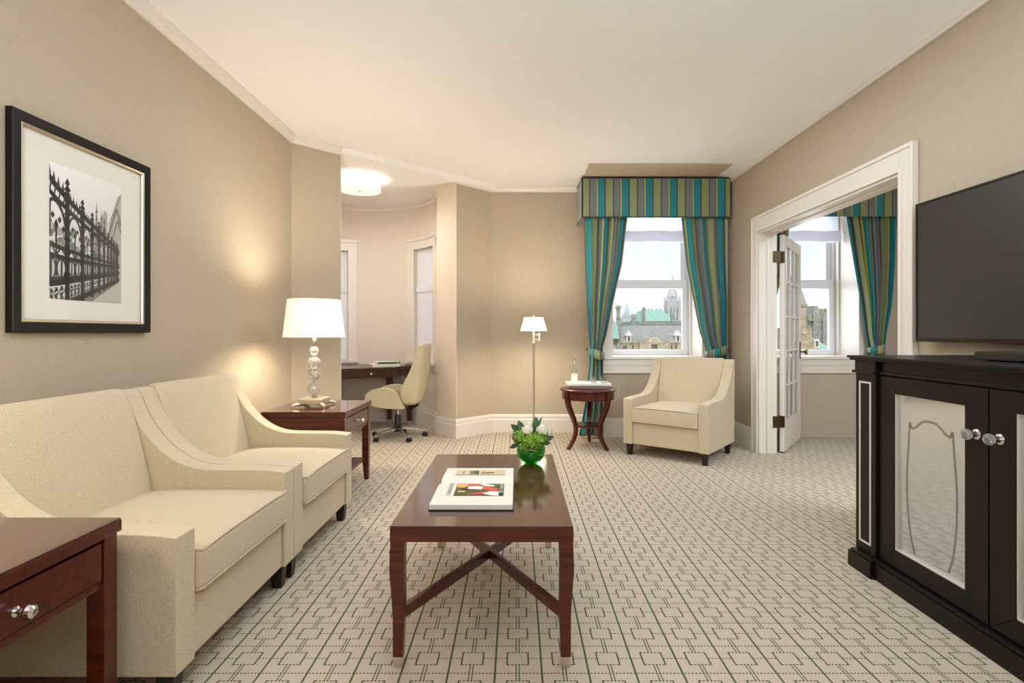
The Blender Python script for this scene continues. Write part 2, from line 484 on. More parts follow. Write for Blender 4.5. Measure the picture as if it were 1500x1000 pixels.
# ================================================================== CAMERA (18.9 mm-ish wide angle, level, 1.15 m above the floor)
cam = bpy.data.cameras.new('camera'); cam.sensor_width = 36.0; cam.lens = 795 / 1500 * 36
cam.shift_x = -7 / 1500; cam.shift_y = -13 / 1500; cam.clip_end = 2000; cam.clip_start = 0.05
cam_o = bpy.data.objects.new('camera', cam); COL.objects.link(cam_o)
cam_o.location = (0, 0, 1.15); cam_o.rotation_euler = (PI / 2, 0, 0)
scene.camera = cam_o

# ================================================================== ROOM SHELL
XL, XR, YB, YR, ZC = -1.93, 2.325, 6.28, -3.0, 2.84
XN = 5.0            # far side of the next room
BC, BR = (-1.83, 6.137), 0.923       # alcove centre / radius
WY = 6.42           # window plane
bm = B()
bm_prism(bm, [(-2.05, YR - .1), (XN + .1, YR - .1), (XN + .1, 6.42), (-.3, 6.42), (-.75, 7.2), (-2.95, 7.2), (-2.95, 5.0), (-2.05, 4.7)], -0.06, 0.0)
struct('floor', bm, 'carpet', smooth=0)
bm = B(); bm_prism(bm, [(XL - .1, YR), (XR + .1, YR), (XR + .1, YB + .1), (-.296, YB + .1), (-.296, YB), (XL, 4.646), (XL - .1, 4.646)], ZC, ZC + .12)
struct('ceiling', bm, 'ceiling', smooth=0)
bm = B(); bm_prism(bm, [(XL - .1, 4.546), (-.196, 6.28), (-.25, 7.2), (-2.95, 7.2), (-2.95, 4.9)], 2.79, ZC + .12)
struct('ceiling_alcove', bm, 'ceiling', smooth=0)
bm = B(); bm_box(bm, (XR + .145, -.4, ZC), (XN, 6.4, ZC + .12)); struct('ceiling_next_room', bm, 'ceiling', smooth=0)
# walls
bm = B(); bm_box(bm, (XL - .12, YR, 0), (XL, 4.646, ZC)); struct('wall_left', bm, 'wall', smooth=0)
bm = B(); bm_prism(bm, [(XL, 4.646), (-1.61, 4.966), (-1.858, 5.214), (-2.16, 4.90), (XL - .12, 4.646)], 0, ZC - .001); struct('wall_left_return', bm, 'wall', smooth=0)
bm = B(); bm_prism(bm, [(-.659, 5.917), (-.296, 6.28), (-.296, 6.5), (-.907, 6.165)], 0, ZC - .001); struct('wall_back_return', bm, 'wall', smooth=0)
bm = B(); bm_box(bm, (XL - .12, YR - .12, 0), (XN, YR, ZC)); struct('wall_rear', bm, 'wall', smooth=0)
bm = B()
DO0, DO1, DZ = 3.262, 5.18, 2.112
bm_box(bm, (XR, YR, 0), (XR + .145, DO0, ZC)); bm_box(bm, (XR, DO1, 0), (XR + .145, YB + .1, ZC)); bm_box(bm, (XR, DO0, DZ), (XR + .145, DO1, ZC))
struct('wall_right', bm, 'wall', smooth=0)
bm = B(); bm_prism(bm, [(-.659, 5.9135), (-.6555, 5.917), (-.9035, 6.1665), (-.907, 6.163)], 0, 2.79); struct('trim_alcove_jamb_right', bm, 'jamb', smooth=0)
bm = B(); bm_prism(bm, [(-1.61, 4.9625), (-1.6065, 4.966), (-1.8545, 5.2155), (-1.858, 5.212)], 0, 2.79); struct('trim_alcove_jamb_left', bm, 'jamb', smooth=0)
# back wall with the thick window bay (window holes at x 1.06-2.04 and 2.79-3.77)
W1, W2, SILL, WTOP = (1.06, 2.04), (2.79, 3.77), 0.888, 2.62
bm = B()
bm_box(bm, (-.296, YB, 0), (.90, YB + .24, ZC))
bm_box(bm, (.90, YB, WTOP), (XR, YB + .24, ZC))
bm_box(bm, (.90, 5.975, 0), (XR, YB + .24, SILL - .035))
struct('wall_back', bm, 'wall', smooth=0)
bm = B()
bm_box(bm, (XR + .145, 5.975, 0), (XN, YB + .24, SILL - .035)); bm_box(bm, (XR + .145, YB, WTOP), (XN, YB + .24, ZC))
bm_box(bm, (3.96, YB - .05, SILL - .035), (XN, YB + .24, WTOP))
struct('wall_back_next_room', bm, 'wall_next', smooth=0)
bm = B(); bm_box(bm, (XN, -.4, 0), (XN + .12, 6.4, ZC)); bm_box(bm, (XR + .145, -.52, 0), (XN, -.4, ZC)); struct('wall_right_next_room', bm, 'wall_next', smooth=0)
# coved plaster on the right side of the ceiling
bm = B()
prof = [(XR, 2.80)] + [(XR - .42 * (1 - math.cos(a)), 2.80 + .0395 * math.sin(a)) for a in [PI / 2 * k / 10 for k in range(1, 11)]] + [(XR, ZC)]
a = [bm.verts.new((x, YR, z)) for x, z in prof]; b = [bm.verts.new((x, YB, z)) for x, z in prof]
n = len(prof)
for i in range(n):
    j = (i + 1) % n; bm.faces.new((a[i], a[j], b[j], b[i]))
struct('ceiling_cove', bm, 'ceiling', smooth=30)

# round alcove wall with two tall windows
aw = [(18, 62), (105, 149)]
AZ0, AZ1 = 0.775, 2.20
bm = B()
edges = [2, 18 + 7, 62 - 7, 105 + 7, 149 - 7, 269]
for a0, a1 in ((2, 25), (55, 112), (142, 269)): bm_arc(bm, BC, BR, BR + .16, a0, a1, 0, 2.80)
for a0, a1 in ((25, 55), (112, 142)):
    bm_arc(bm, BC, BR, BR + .16, a0, a1, 0, AZ0); bm_arc(bm, BC, BR, BR + .16, a0, a1, AZ1, 2.80)
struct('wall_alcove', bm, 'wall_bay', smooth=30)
bm = B(); bm_arc(bm, BC, BR - .03, BR + .01, 4, 266, 0, .165); bm_arc(bm, BC, BR - .018, BR + .01, 4, 266, .165, .205)
struct('baseboard_alcove', bm, 'trim', smooth=30)
bm = B(); bm_arc(bm, BC, BR - .014, BR + .01, 2, 268, 2.715, 2.77); bm_arc(bm, BC, BR - .026, BR + .01, 2, 268, 2.765, 2.795)
struct('trim_alcove_crown', bm, 'trim', smooth=30)
def rod(z):
    return z
for k, (a0, a1) in enumerate(aw):
    r = struct_root('window_%d' % (3 + k))
    bm = B()
    w = 7.0
    bm_arc(bm, BC, BR - .022, BR + .02, a0, a0 + w, AZ0 + .02, 2.33, 3); bm_arc(bm, BC, BR - .022, BR + .02, a1 - w, a1, AZ0 + .02, 2.33, 3)
    bm_arc(bm, BC, BR - .022, BR + .02, a0, a1, AZ1, 2.30); bm_arc(bm, BC, BR - .034, BR + .02, a0 - .3, a1 + .3, 2.30, 2.345)
    obj('window_casing', bm, 'trim', r, bevel=.004, smooth=30)
    bm = B(); bm_arc(bm, BC, BR - .06, BR + .14, a0 - 1, a1 + 1, AZ0 - .01, AZ0 + .025); bm_arc(bm, BC, BR - .025, BR, a0 + .5, a1 - .5, AZ0 - .085, AZ0 - .01)
    obj('window_sill', bm, 'trim', r, smooth=30)
    bm = B()
    b0, b1 = a0 + w, a1 - w
    for x0, x1 in ((b0, b0 + 2.6), (b1 - 2.6, b1)): bm_arc(bm, BC, BR + .07, BR + .13, x0, x1, AZ0 + .02, AZ1, 2)
    for z0, z1 in ((AZ0 + .02, AZ0 + .10), (1.42, 1.48), (AZ1 - .06, AZ1)): bm_arc(bm, BC, BR + .07, BR + .13, b0, b1, z0, z1)
    obj('window_frame', bm, 'trim_cool', r, smooth=30)
    bm = B(); bm_arc(bm, BC, BR + .10, BR + .104, b0 + 2, b1 - 2, AZ0 + .08, AZ1 - .04); obj('window_pane', bm, 'pane', r, smooth=30)
    # sheer roller shade in the window
    lab = ['translucent white roman shade in the alcove window behind the desk chair', 'translucent white roman shade in the alcove window behind the table lamp'][k]
    t = thing('roman_blind', lab, 'shade', (0, 0, 0), group=None)
    bm = B(); bm_arc(bm, BC, BR + .045, BR + .049, b0 + .6, b1 - .6, AZ0 + .03, AZ1); obj('shade_cloth', bm, 'sheer_warm', t, smooth=30)
    bm = B(); bm_arc(bm, BC, BR + .018, BR + .044, b0 + .8, b1 - .8, 1.66, 1.735); obj('shade_fold', bm, 'sheer_warm', t, bevel=.01, smooth=50)

# crown, baseboards
def crown(name, pts, closed_z=(2.775, 2.84)):
    """small stepped crown along a plan polyline; the wall lies on the left of travel"""
    bm = B()
    n = len(pts)
    prof = [(0, 2.772), (.012, 2.772), (.016, 2.785), (.03, 2.80), (.034, 2.815), (.05, 2.828), (.05, 2.8399), (0, 2.8399)]
    rings = []
    for i, p in enumerate(pts):
        p = Vector(p)
        d0 = (p - Vector(pts[i - 1])).normalized() if i > 0 else None
        d1 = (Vector(pts[i + 1]) - p).normalized() if i < n - 1 else None
        n0 = Vector((d0.y, -d0.x)) if d0 else None; n1 = Vector((d1.y, -d1.x)) if d1 else None
        if n0 and n1:
            m = (n0 + n1).normalized(); m = m / max(.3, m.dot(n0))
        else: m = n0 or n1
        rings.append([bm.verts.new((p.x + m.x * o, p.y + m.y * o, z)) for o, z in prof])
    for A, Bq in zip(rings, rings[1:]):
        for k in range(len(prof)):
            j = (k + 1) % len(prof); bm.faces.new((A[k], A[j], Bq[j], Bq[k]))
    bm.faces.new(rings[0][::-1]); bm.faces.new(rings[-1])
    return struct(name, bm, 'trim', smooth=20)
crown('trim_1', [(XL, YR), (XL, 4.646), (-1.612, 4.964)])
crown('trim_2', [(-.657, 5.919), (-.296, YB), (.70, YB)])
bm = B(); bm_box(bm, (XR - .022, YR, 2.775), (XR, YB, 2.805)); struct('trim_3', bm, 'trim', bevel=.004)
def base(name, pts, mat='trim'):
    bm = B(); n = len(pts)
    prof = [(0, 0.0), (.028, 0.0), (.028, .145), (.022, .155), (.022, .185), (.012, .205), (0, .208)]
    rings = []
    for i, p in enumerate(pts):
        p = Vector(p)
        d0 = (p - Vector(pts[i - 1])).normalized() if i > 0 else None
        d1 = (Vector(pts[i + 1]) - p).normalized() if i < n - 1 else None
        n0 = Vector((d0.y, -d0.x)) if d0 else None; n1 = Vector((d1.y, -d1.x)) if d1 else None
        if n0 and n1:
            m = (n0 + n1).normalized(); m = m / max(.3, m.dot(n0))
        else: m = n0 or n1
        rings.append([bm.verts.new((p.x + m.x * o, p.y + m.y * o, z)) for o, z in prof])
    for A, Bq in zip(rings, rings[1:]):
        for k in range(len(prof)):
            j = (k + 1) % len(prof); bm.faces.new((A[k], A[j], Bq[j], Bq[k]))
    bm.faces.new(rings[0][::-1]); bm.faces.new(rings[-1])
    return struct(name, bm, mat, smooth=20)
base('baseboard_left', [(XL, YR), (XL, 4.646), (-1.61, 4.966), (-1.858, 5.214)])
base('baseboard_back', [(-.9, 6.158), (-.659, 5.917), (-.296, YB), (.90, YB)])
base('baseboard_right', [(XR, 5.975), (XR, 5.312)])
base('baseboard_right_near', [(XR, 3.13), (XR, YR)])
bm = B(); bm_box(bm, (.896, 5.962, 0), (XR - .001, 5.976, .21)); struct('baseboard_window', bm, 'trim', bevel=.003)

# thin tan panel painting the shadow on the ceiling above the window pelmet
bm = B(); bm_box(bm, (.72, 5.42, 2.828), (2.16, 6.28, 2.8398)); struct('ceiling_shadow_panel', bm, 'ceiling_shadow', bevel=.003)

# windows in the back wall
def window(idx, X, lo, hi, sheer_label):
    x0, x1 = X
    r = struct_root('window_%d' % idx)
    bm = B()
    for a, b in ((lo, x0), (x1, hi)):
        bm_box(bm, (a, 5.978, SILL - .035), (b, YB + .24, WTOP))          # deep reveals
    bm_box(bm, (lo, 5.978, WTOP), (hi, YB + .02, WTOP + .12))
    for a, b in ((x0, x0 + .02), (x1 - .02, x1)): bm_box(bm, (a, 6.33, SILL), (b, 6.38, WTOP))   # stops
    obj('window_reveal', bm, 'trim', r, bevel=.004)
    bm = B(); bm_box(bm, (lo - .0, 5.945, SILL - .035), (hi, 6.5, SILL)); obj('window_sill', bm, 'trim', r, bevel=.008)
    bm = B(); bm_box(bm, (lo, 5.958, SILL - .10), (hi, 5.976, SILL - .035)); bm_box(bm, (lo, 5.964, SILL - .172), (hi, 5.976, SILL - .10)); bm_box(bm, (lo, 5.95, SILL - .185), (hi, 5.976, SILL - .168))
    obj('window_apron', bm, 'trim', r, bevel=.005)
    # lower sash (front), upper sash (behind)
    bm = B()
    zb, zr0, zr1 = SILL, 1.667, 1.772
    bm_box(bm, (x0, WY - .02, zb), (x0 + .066, WY + .02, zr1)); bm_box(bm, (x1 - .088, WY - .02, zb), (x1, WY + .02, zr1))
    bm_box(bm, (x0 + .066, WY - .02, zb), (x1 - .088, WY + .02, zb + .062)); bm_box(bm, (x0 + .066, WY - .02, zr0), (x1 - .088, WY + .02, zr1))
    obj('window_lower_sash', bm, 'trim_cool', r, bevel=.006)
    bm = B()
    bm_box(bm, (x0, WY + .03, zr1 - .06), (x0 + .066, WY + .07, WTOP)); bm_box(bm, (x1 - .10, WY + .03, zr1 - .06), (x1 - .03, WY + .07, WTOP)); bm_box(bm, (x1 - .03, WY + .0, zr1), (x1, WY + .07, WTOP))
    bm_box(bm, (x0, WY + .03, WTOP - .08), (x1, WY + .07, WTOP)); bm_box(bm, (x0, WY + .03, zr1 - .08), (x1, WY + .07, zr1 - .02))
    obj('window_upper_sash', bm, 'trim_cool', r, bevel=.006)
    bm = B(); bm_box(bm, (x0 + .06, WY - .002, zb + .055), (x1 - .08, WY + .002, zr0 + .01)); bm_box(bm, (x0 + .06, WY + .048, zr1 - .03), (x1 - .09, WY + .052, WTOP - .07))
    obj('window_pane', bm, 'pane', r, smooth=0)
    bm = B(); bm_box(bm, (x0 + .01, WY - .045, 1.05), (x0 + .03, WY - .02, 1.09)); bm_sweep(bm, [(x0 + .02, WY - .04, 1.07), (x0 + .02, WY - .06, 1.10), (x0 + .02, WY - .06, 1.14)], .006, (1, 0, 0), 8)
    obj('window_latch', bm, 'brass', r)
    t = thing('roman_blind', sheer_label, 'shade', (0, 6.32, 0))
    bm = B()
    N = 40
    for z0, z1, y in ((2.30, 2.60, 0.0), (2.19, 2.30, -.012)):
        pass
    prev = None
    for z, y in ((2.60, 0), (2.34, 0), (2.325, -.02), (2.26, -.03), (2.21, -.025), (2.195, -.005)):
        row = [bm.verts.new((x0 + .025 + (x1 - x0 - .05) * i / N, y + .003 * math.sin(i * 1.3), z)) for i in range(N + 1)]
        if prev:
            for i in range(N): bm.faces.new((prev[i], prev[i + 1], row[i + 1], row[i]))
        prev = row
    obj('shade_cloth', bm, 'sheer', t, smooth=60)
    bm = B()
    rows = []
    for k in range(13):
        a = 2 * PI * k / 12; rows.append([bm.verts.new((x0 + .026 + (x1 - x0 - .052) * i / N, -.045 + .022 * math.cos(a) + .002 * math.sin(i * .9), 2.265 + .062 * math.sin(a) + .004 * math.sin(i * .35))) for i in range(N + 1)])
    for A, Bq in zip(rows, rows[1:]):
        for i in range(N): bm.faces.new((A[i], A[i + 1], Bq[i + 1], Bq[i]))
    obj('gathered_fold', bm, 'sheer_fold', t, smooth=80)
    return r
window(1, W1, .90, XR, 'white sheer shade folded up behind the pelmet above the armchair')
window(2, W2, XR + .147, 3.96, 'white sheer shade seen through the open doorway')

# door casing, jamb, leaf
bm = B()
xf = XR - .03
cw = .125
bm_box(bm, (xf, DO0 - cw, 0), (XR, DO0, DZ + .15)); bm_box(bm, (xf, DO1, 0), (XR, DO1 + cw, DZ + .15)); bm_box(bm, (xf, DO0, DZ), (XR, DO1, DZ + .15))
struct('trim_4', bm, 'trim', bevel=.006)
bm = B()
for ya, yb in ((DO0 - .03, DO0 - .0), (DO1, DO1 + .03)): bm_box(bm, (xf - .008, ya, 0), (xf + .002, yb, DZ + .03))
bm_box(bm, (xf - .008, DO0, DZ), (xf + .002, DO1, DZ + .03))
for ya, yb in ((DO0 - cw, DO0 - cw + .025), (DO1 + cw - .025, DO1 + cw)): bm_box(bm, (xf - .01, ya, 0), (xf + .002, yb, DZ + .15))
bm_box(bm, (xf - .01, DO0 - cw + .025, DZ + .125), (xf + .002, DO1 + cw - .025, DZ + .15))
struct('trim_5', bm, 'trim', bevel=.004)
bm = B()
j = .018
bm_box(bm, (XR - .02, DO0, 0), (XR + .165, DO0 + j, DZ)); bm_box(bm, (XR - .02, DO1 - j, 0), (XR + .150, DO1, DZ)); bm_box(bm, (XR - .02, DO0, DZ - j), (XR + .165, DO1, DZ))
bm_box(bm, (XR + .05, DO0 + j, 0), (XR + .09, DO0 + j + .012, DZ - j)); bm_box(bm, (XR + .05, DO1 - j - .012, 0), (XR + .09, DO1 - j, DZ - j)); bm_box(bm, (XR + .05, DO0 + j, DZ - j - .012), (XR + .09, DO1 - j, DZ - j))
struct('trim_6', bm, 'trim', bevel=.003)
# french door leaf, hinged at the far jamb and swung open into the next room
ang = math.atan2(.80, .60)
door = struct_root('door_1', (2.552, 5.172, 0), ang)
DW, DT, DH = .86, .044, 2.085
bm = B()
st = .095
zs = [.30, .636, .972, 1.308, 1.644, 1.98]
bm_box(bm, (0, 0, .012), (st, DT, DH)); bm_box(bm, (DW - st, 0, .012), (DW, DT, DH))
bm_box(bm, (st, 0, .012), (DW - st, DT, zs[0])); bm_box(bm, (st, 0, zs[-1]), (DW - st, DT, DH))
for z in zs[1:-1]: bm_box(bm, (st, .006, z - .012), (DW - st, DT - .006, z + .012))
pw = (DW - 2 * st) / 3
for k in (1, 2): bm_box(bm, (st + k * pw - .012, .008, zs[0]), (st + k * pw + .012, DT - .008, zs[-1]))
obj('door_frame', bm, 'trim', door, bevel=.005)
bm = B(); bm_box(bm, (st, DT / 2 - .002, zs[0]), (DW - st, DT / 2 + .002, zs[-1])); obj('door_panes', bm, 'pane', door, smooth=0)
for z in (.30, 1.87):
    bm = B(); bm_box(bm, (-.006, -.002, z - .055), (.003, DT + .0, z + .055)); bm_lathe(bm, [(.008, z - .06), (.008, z + .06)], 12, (-.008, DT + .004, 0)); obj('door_hinge', bm, 'bronze', door, bevel=.001)
bm = B(); bm_box(bm, (DW - .075, -.006, .87), (DW - .03, 0, 1.05)); bm_box(bm, (DW - .075, DT, .87), (DW - .03, DT + .006, 1.05)); bm_box(bm, (DW - .001, .006, .86), (DW + .002, DT - .006, 1.04)); obj('door_lock_plate', bm, 'bronze', door, bevel=.001)
for s in (-1, 1):
    bm = B(); bm_lathe(bm, [(.009, 0), (.009, .03), (.014, .036), (.026, .046), (.029, .058), (.024, .068), (0, .073)], 20)
    o = obj('door_handle', bm, 'brass', door); o.location = (DW - .05, -.004 if s < 0 else DT + .004, .945); o.rotation_euler = (PI / 2 if s < 0 else -PI / 2, 0, 0)
hbm = B()
for z in (.30, 1.87): bm_box(hbm, (XR + .11, DO1 - j - .004, z - .055), (XR + .185, DO1 - j + .001, z + .055))
struct('trim_hinge_plates', hbm, 'bronze', bevel=.001)
# ================================================================== CURTAINS AND PELMETS
def pelmet(name, label, x0, x1, yf, yb, z0, z1, phase):
    t = thing(name, label, 'pelmet', (0, 0, 0))
    pts = [(x0, yb), (x0, yf), (x1, yf), (x1, yb)]
    bm = B(); uvl = bm.loops.layers.uv.new('UVMap')
    d = phase - (yb - yf)
    for (ax, ay), (bx, by) in zip(pts, pts[1:]):
        l = math.hypot(bx - ax, by - ay)
        v = [bm.verts.new(p) for p in ((ax, ay, z0), (bx, by, z0), (bx, by, z1), (ax, ay, z1))]
        f = bm.faces.new(v)
        for lp, u in zip(f.loops, ((d, 0), (d + l, 0), (d + l, 1), (d, 1))): lp[uvl].uv = u
        d += l
    o = obj('pelmet_cloth', bm, 'stripe', t, smooth=0)
    so = o.modifiers.new('thick', 'SOLIDIFY'); so.thickness = .012; so.offset = -1
    bm = B(); bm_box(bm, (x0 + .012, yf + .012, z1 - .02), (x1 - .012, yb, z1 - .004)); obj('pelmet_board', bm, 'walnut', t)
    bm = B()
    for z in (z0 + .004, z1 - .004):
        bm_sweep(bm, [(x0 - .003, yb, z), (x0 - .003, yf - .003, z), (x1 + .003, yf - .003, z), (x1 + .003, yb, z)], .005, (0, 0, 1), 6)
    obj('welt_cord', bm, 'navy', t)
    return t
pelmet('window_pelmet', 'striped teal, green and grey box pelmet above the armchair window', .70, 2.278, 5.83, 6.275, 2.386, 2.812, .0)
pelmet('window_pelmet', 'striped box pelmet over the window beyond the doorway', 2.50, 4.46, 5.83, 6.225, 2.396, 2.82, .1)

def curtain(label, y0, levels, width, pleats, phase, tie, flip=1, tie_side=1):
    """levels: (z, x_left, x_right, depth) from top to bottom"""
    t = thing('curtain', label, 'curtain', (0, 0, 0))
    bm = B(); uvl = bm.loops.layers.uv.new('UVMap')
    NX, NZ = 110, 60
    zt, zb = levels[0][0], levels[-1][0]
    def at(z):
        for (za, a0, a1, ad), (zb_, b0, b1, bd) in zip(levels, levels[1:]):
            if za >= z >= zb_:
                f = (za - z) / (za - zb_); 
                return a0 + (b0 - a0) * f, a1 + (b1 - a1) * f, ad + (bd - ad) * f
        return levels[-1][1:]
    grid = []
    for j in range(NZ + 1):
        z = zt + (zb - zt) * j / NZ
        xl, xr, dp = at(z)
        row = []
        for i in range(NX + 1):
            s = i / NX
            ph = 2 * PI * pleats * s + phase
            y = dp * (math.sin(ph) + .25 * math.sin(2.3 * ph + 1.1))
            x = xl + (xr - xl) * s + .30 * (xr - xl) / pleats / 2 * math.sin(2 * ph) * .5
            row.append(bm.verts.new((x, y0 + y, z)))
        grid.append(row)
    for j in range(NZ):
        for i in range(NX):
            f = bm.faces.new((grid[j + 1][i], grid[j + 1][i + 1], grid[j][i + 1], grid[j][i]))
            us = [(i, j + 1), (i + 1, j + 1), (i + 1, j), (i, j)]
            for lp, (a, b) in zip(f.loops, us): lp[uvl].uv = (phase + width * a / NX, zt + (zb - zt) * b / NZ)
    o = obj('drape', bm, 'stripe', t, smooth=180)
    so = o.modifiers.new('thick', 'SOLIDIFY'); so.thickness = .004; so.offset = 0
    z, xl, xr, hz, tilt = tie
    bm = B(); uvl = bm.loops.layers.uv.new('UVMap')
    n = 28; ring = []
    cx, hw = (xl + xr) / 2, (xr - xl) / 2
    for k in range(n + 1):
        a = 2 * PI * k / n
        x = cx + hw * math.cos(a); y = y0 + .085 * math.sin(a)
        zz = z + tilt * math.cos(a) - .012 * max(0, -math.sin(a))
        sc = hz * (.55 + .45 * max(0, -math.sin(a)))
        ring.append((bm.verts.new((x, y, zz - sc)), bm.verts.new((x, y, zz + sc * .8)), a))
    for p, q in zip(ring, ring[1:]):
        f = bm.faces.new((p[0], q[0], q[1], p[1]))
        for lp, (a, b) in zip(f.loops, ((p[2], 0), (q[2], 0), (q[2], 1), (p[2], 1))): lp[uvl].uv = (a * hw * 1.2 + .05, b)
    o = obj('tieback', bm, 'stripe', t, smooth=60)
    so = o.modifiers.new('thick', 'SOLIDIFY'); so.thickness = .005
    xw = (xl if tie_side < 0 else xr)
    bm = B(); bm_sweep(bm, [(xw - .01 * tie_side, y0, z + tilt * tie_side), (xw + .012 * tie_side, y0 + .05, z + tilt * tie_side + .01)], .008, (0, 0, 1), 8)
    obj('tieback_hook', bm, 'bronze', t)
    return t
# left drape of the visible window: narrow at the tieback, flaring to the floor
curtain('striped drape tied back at the left of the window, behind the round side table', 5.89,
        [(2.42, .725, 1.19, .030), (1.9, .74, 1.13, .032), (1.45, .76, 1.03, .034), (1.12, .785, .965, .036), (.99, .80, .925, .04), (.80, .79, .93, .04), (.35, .74, .935, .034), (.03, .675, .93, .028)],
        .64, 3.6, .14, (.93, .775, .955, .055, -.03), tie_side=-1)
curtain('striped drape tied back at the right of the window, behind the armchair', 5.89,
        [(2.42, 1.785, 2.25, .030), (1.9, 1.84, 2.255, .032), (1.45, 1.93, 2.275, .034), (1.15, 1.99, 2.27, .036), (.98, 2.06, 2.27, .04), (.80, 2.05, 2.27, .04), (.35, 2.03, 2.28, .034), (.03, 2.0, 2.285, .028)],
        .70, 3.7, .35, (.955, 2.04, 2.285, .055, .035), tie_side=1)
curtain('striped drape tied back at the right of the window beyond the doorway', 5.89,
        [(2.43, 3.585, 4.08, .045), (1.9, 3.67, 4.07, .046), (1.45, 3.75, 4.04, .045), (1.12, 3.80, 3.985, .036), (1.0, 3.83, 3.97, .04), (.80, 3.82, 3.97, .04), (.03, 3.78, 4.02, .03)],
        .80, 4.6, .17, (.985, 3.81, 3.99, .05, .02), tie_side=1)
curtain('striped drape half hidden behind the glazed door leaf', 5.89,
        [(2.43, 2.535, 2.98, .035), (1.9, 2.54, 2.90, .036), (1.45, 2.54, 2.80, .036), (1.12, 2.56, 2.74, .036), (1.0, 2.57, 2.70, .04), (.80, 2.56, 2.70, .04), (.03, 2.52, 2.74, .03)],
        .66, 3.4, .8, (.985, 2.555, 2.72, .05, -.02), tie_side=-1)

# ================================================================== ARMCHAIRS
AWD, ADP = .87, .77
def make_armchair(label, loc, rz, group):
    t = thing('armchair', label, 'armchair', loc, rz, group)
    hw, at = AWD / 2, .098
    f = -ADP / 2
    top = catmull([(0, .528), (.10, .538), (.26, .540), (.38, .545), (.47, .572), (.55, .625), (.62, .70), (.675, .79), (.705, .865), (.725, .889)], 5)
    prof = [(0, .108)] + top + [(.755, .893), (ADP, .88), (ADP - .02, .108)]
    prof = [(y + f, z) for y, z in prof]
    for s in (-1, 1):
        bm = B(); x0, x1 = (-hw, -hw + at) if s < 0 else (hw - at, hw)
        bm_profile_x(bm, prof, x0, x1)
        obj('arm', bm, 'cream', t, bevel=.016, seg=3, smooth=50)
    iw = hw - at - .002
    # backrest: gently bowed slab, leaning
    bp = catmull([(.56, .30), (.585, .46), (.625, .64), (.67, .80), (.70, .875)], 4)
    bp = bp + [(.715, .898), (.745, .905), (.762, .89)] + [(.752, .30)]
    bm = B(); bm_profile_x(bm, [(y + f, z) for y, z in bp], -iw, iw)
    obj('backrest', bm, 'cream', t, bevel=.016, seg=3, smooth=50)
    # seat cushion with crowned top
    bm = B(); NX, NY = 14, 12
    def zt(a, b):
        return .452 + .042 * (1 - abs(2 * a - 1) ** 2.4) * (1 - abs(2 * b - 1) ** 3.0)
    y0, y1 = f - .018, f + .60
    cw = iw - .002
    topv, botv = [], []
    for j in range(NY + 1):
        topv.append([bm.verts.new((-cw + 2 * cw * i / NX, y0 + (y1 - y0) * j / NY, zt(i / NX, j / NY))) for i in range(NX + 1)])
        botv.append([bm.verts.new((-cw + 2 * cw * i / NX, y0 + (y1 - y0) * j / NY, .318)) for i in range(NX + 1)])
    for j in range(NY):
        for i in range(NX):
            bm.faces.new((topv[j][i], topv[j][i + 1], topv[j + 1][i + 1], topv[j + 1][i])); bm.faces.new((botv[j][i], botv[j + 1][i], botv[j + 1][i + 1], botv[j][i + 1]))
    for i in range(NX):
        bm.faces.new((botv[0][i], botv[0][i + 1], topv[0][i + 1], topv[0][i])); bm.faces.new((topv[NY][i], topv[NY][i + 1], botv[NY][i + 1], botv[NY][i]))
    for j in range(NY):
        bm.faces.new((topv[j][0], topv[j + 1][0], botv[j + 1][0], botv[j][0])); bm.faces.new((botv[j][NX], botv[j + 1][NX], topv[j + 1][NX], topv[j][NX]))
    c = obj('seat_cushion', bm, 'cream', t, bevel=.02, seg=3, smooth=60)
    bm = B()
    for zz in (0, 1):
        path = [(-cw + .004, y1 - .05, (zt(0, .9) if zz else .318))] + [(-cw + .004, y0 + .03, zt(0, .05) if zz else .322)]
        path += [(-cw + .012 + (2 * cw - .024) * i / NX, y0 + .004, (zt(i / NX, .03) - .004) if zz else .324) for i in range(NX + 1)]
        path += [(cw - .004, y0 + .03, zt(1, .05) if zz else .322), (cw - .004, y1 - .05, zt(1, .9) if zz else .318)]
        bm_sweep(bm, path, .0055, (0, 0, 1), 6)
    obj('piping', bm, 'piping', c, smooth=60)
    bm = B(); bm_box(bm, (-iw, f + .012, .110), (iw, f + .72, .314)); obj('seat_rail', bm, 'cream', t, bevel=.008, seg=2, smooth=50)
    for sx in (-1, 1):
        for sy in (-1, 1):
            bm = B(); cy = (f + .05) if sy < 0 else (-f - .075)
            bm_frustum(bm, (sx * (hw - .05), cy, 0), (.021, .021), (.029, .029), 0.0, .112); obj('leg', bm, 'dark_leg', t, bevel=.003)
    return t
ca = make_armchair('cream upholstered armchair nearest the camera, beside the dark red end table in the corner', (-1.03 - ADP / 2, 1.64 + AWD / 2, 0), PI / 2, 'cream armchairs')
cb = copy_tree(ca); cb.location = (-1.03 - ADP / 2, 1.64 + AWD / 2 + AWD + .006, 0); cb['label'] = 'cream upholstered armchair between another armchair and the table with the crystal lamp'
cc = copy_tree(ca); cc.location = (1.548, 5.165, 0); cc.rotation_euler = (0, 0, math.atan2(-.62, .785)); cc.scale = (.925, .95, 1.0); cc['label'] = 'cream upholstered armchair standing alone under the striped curtain window'

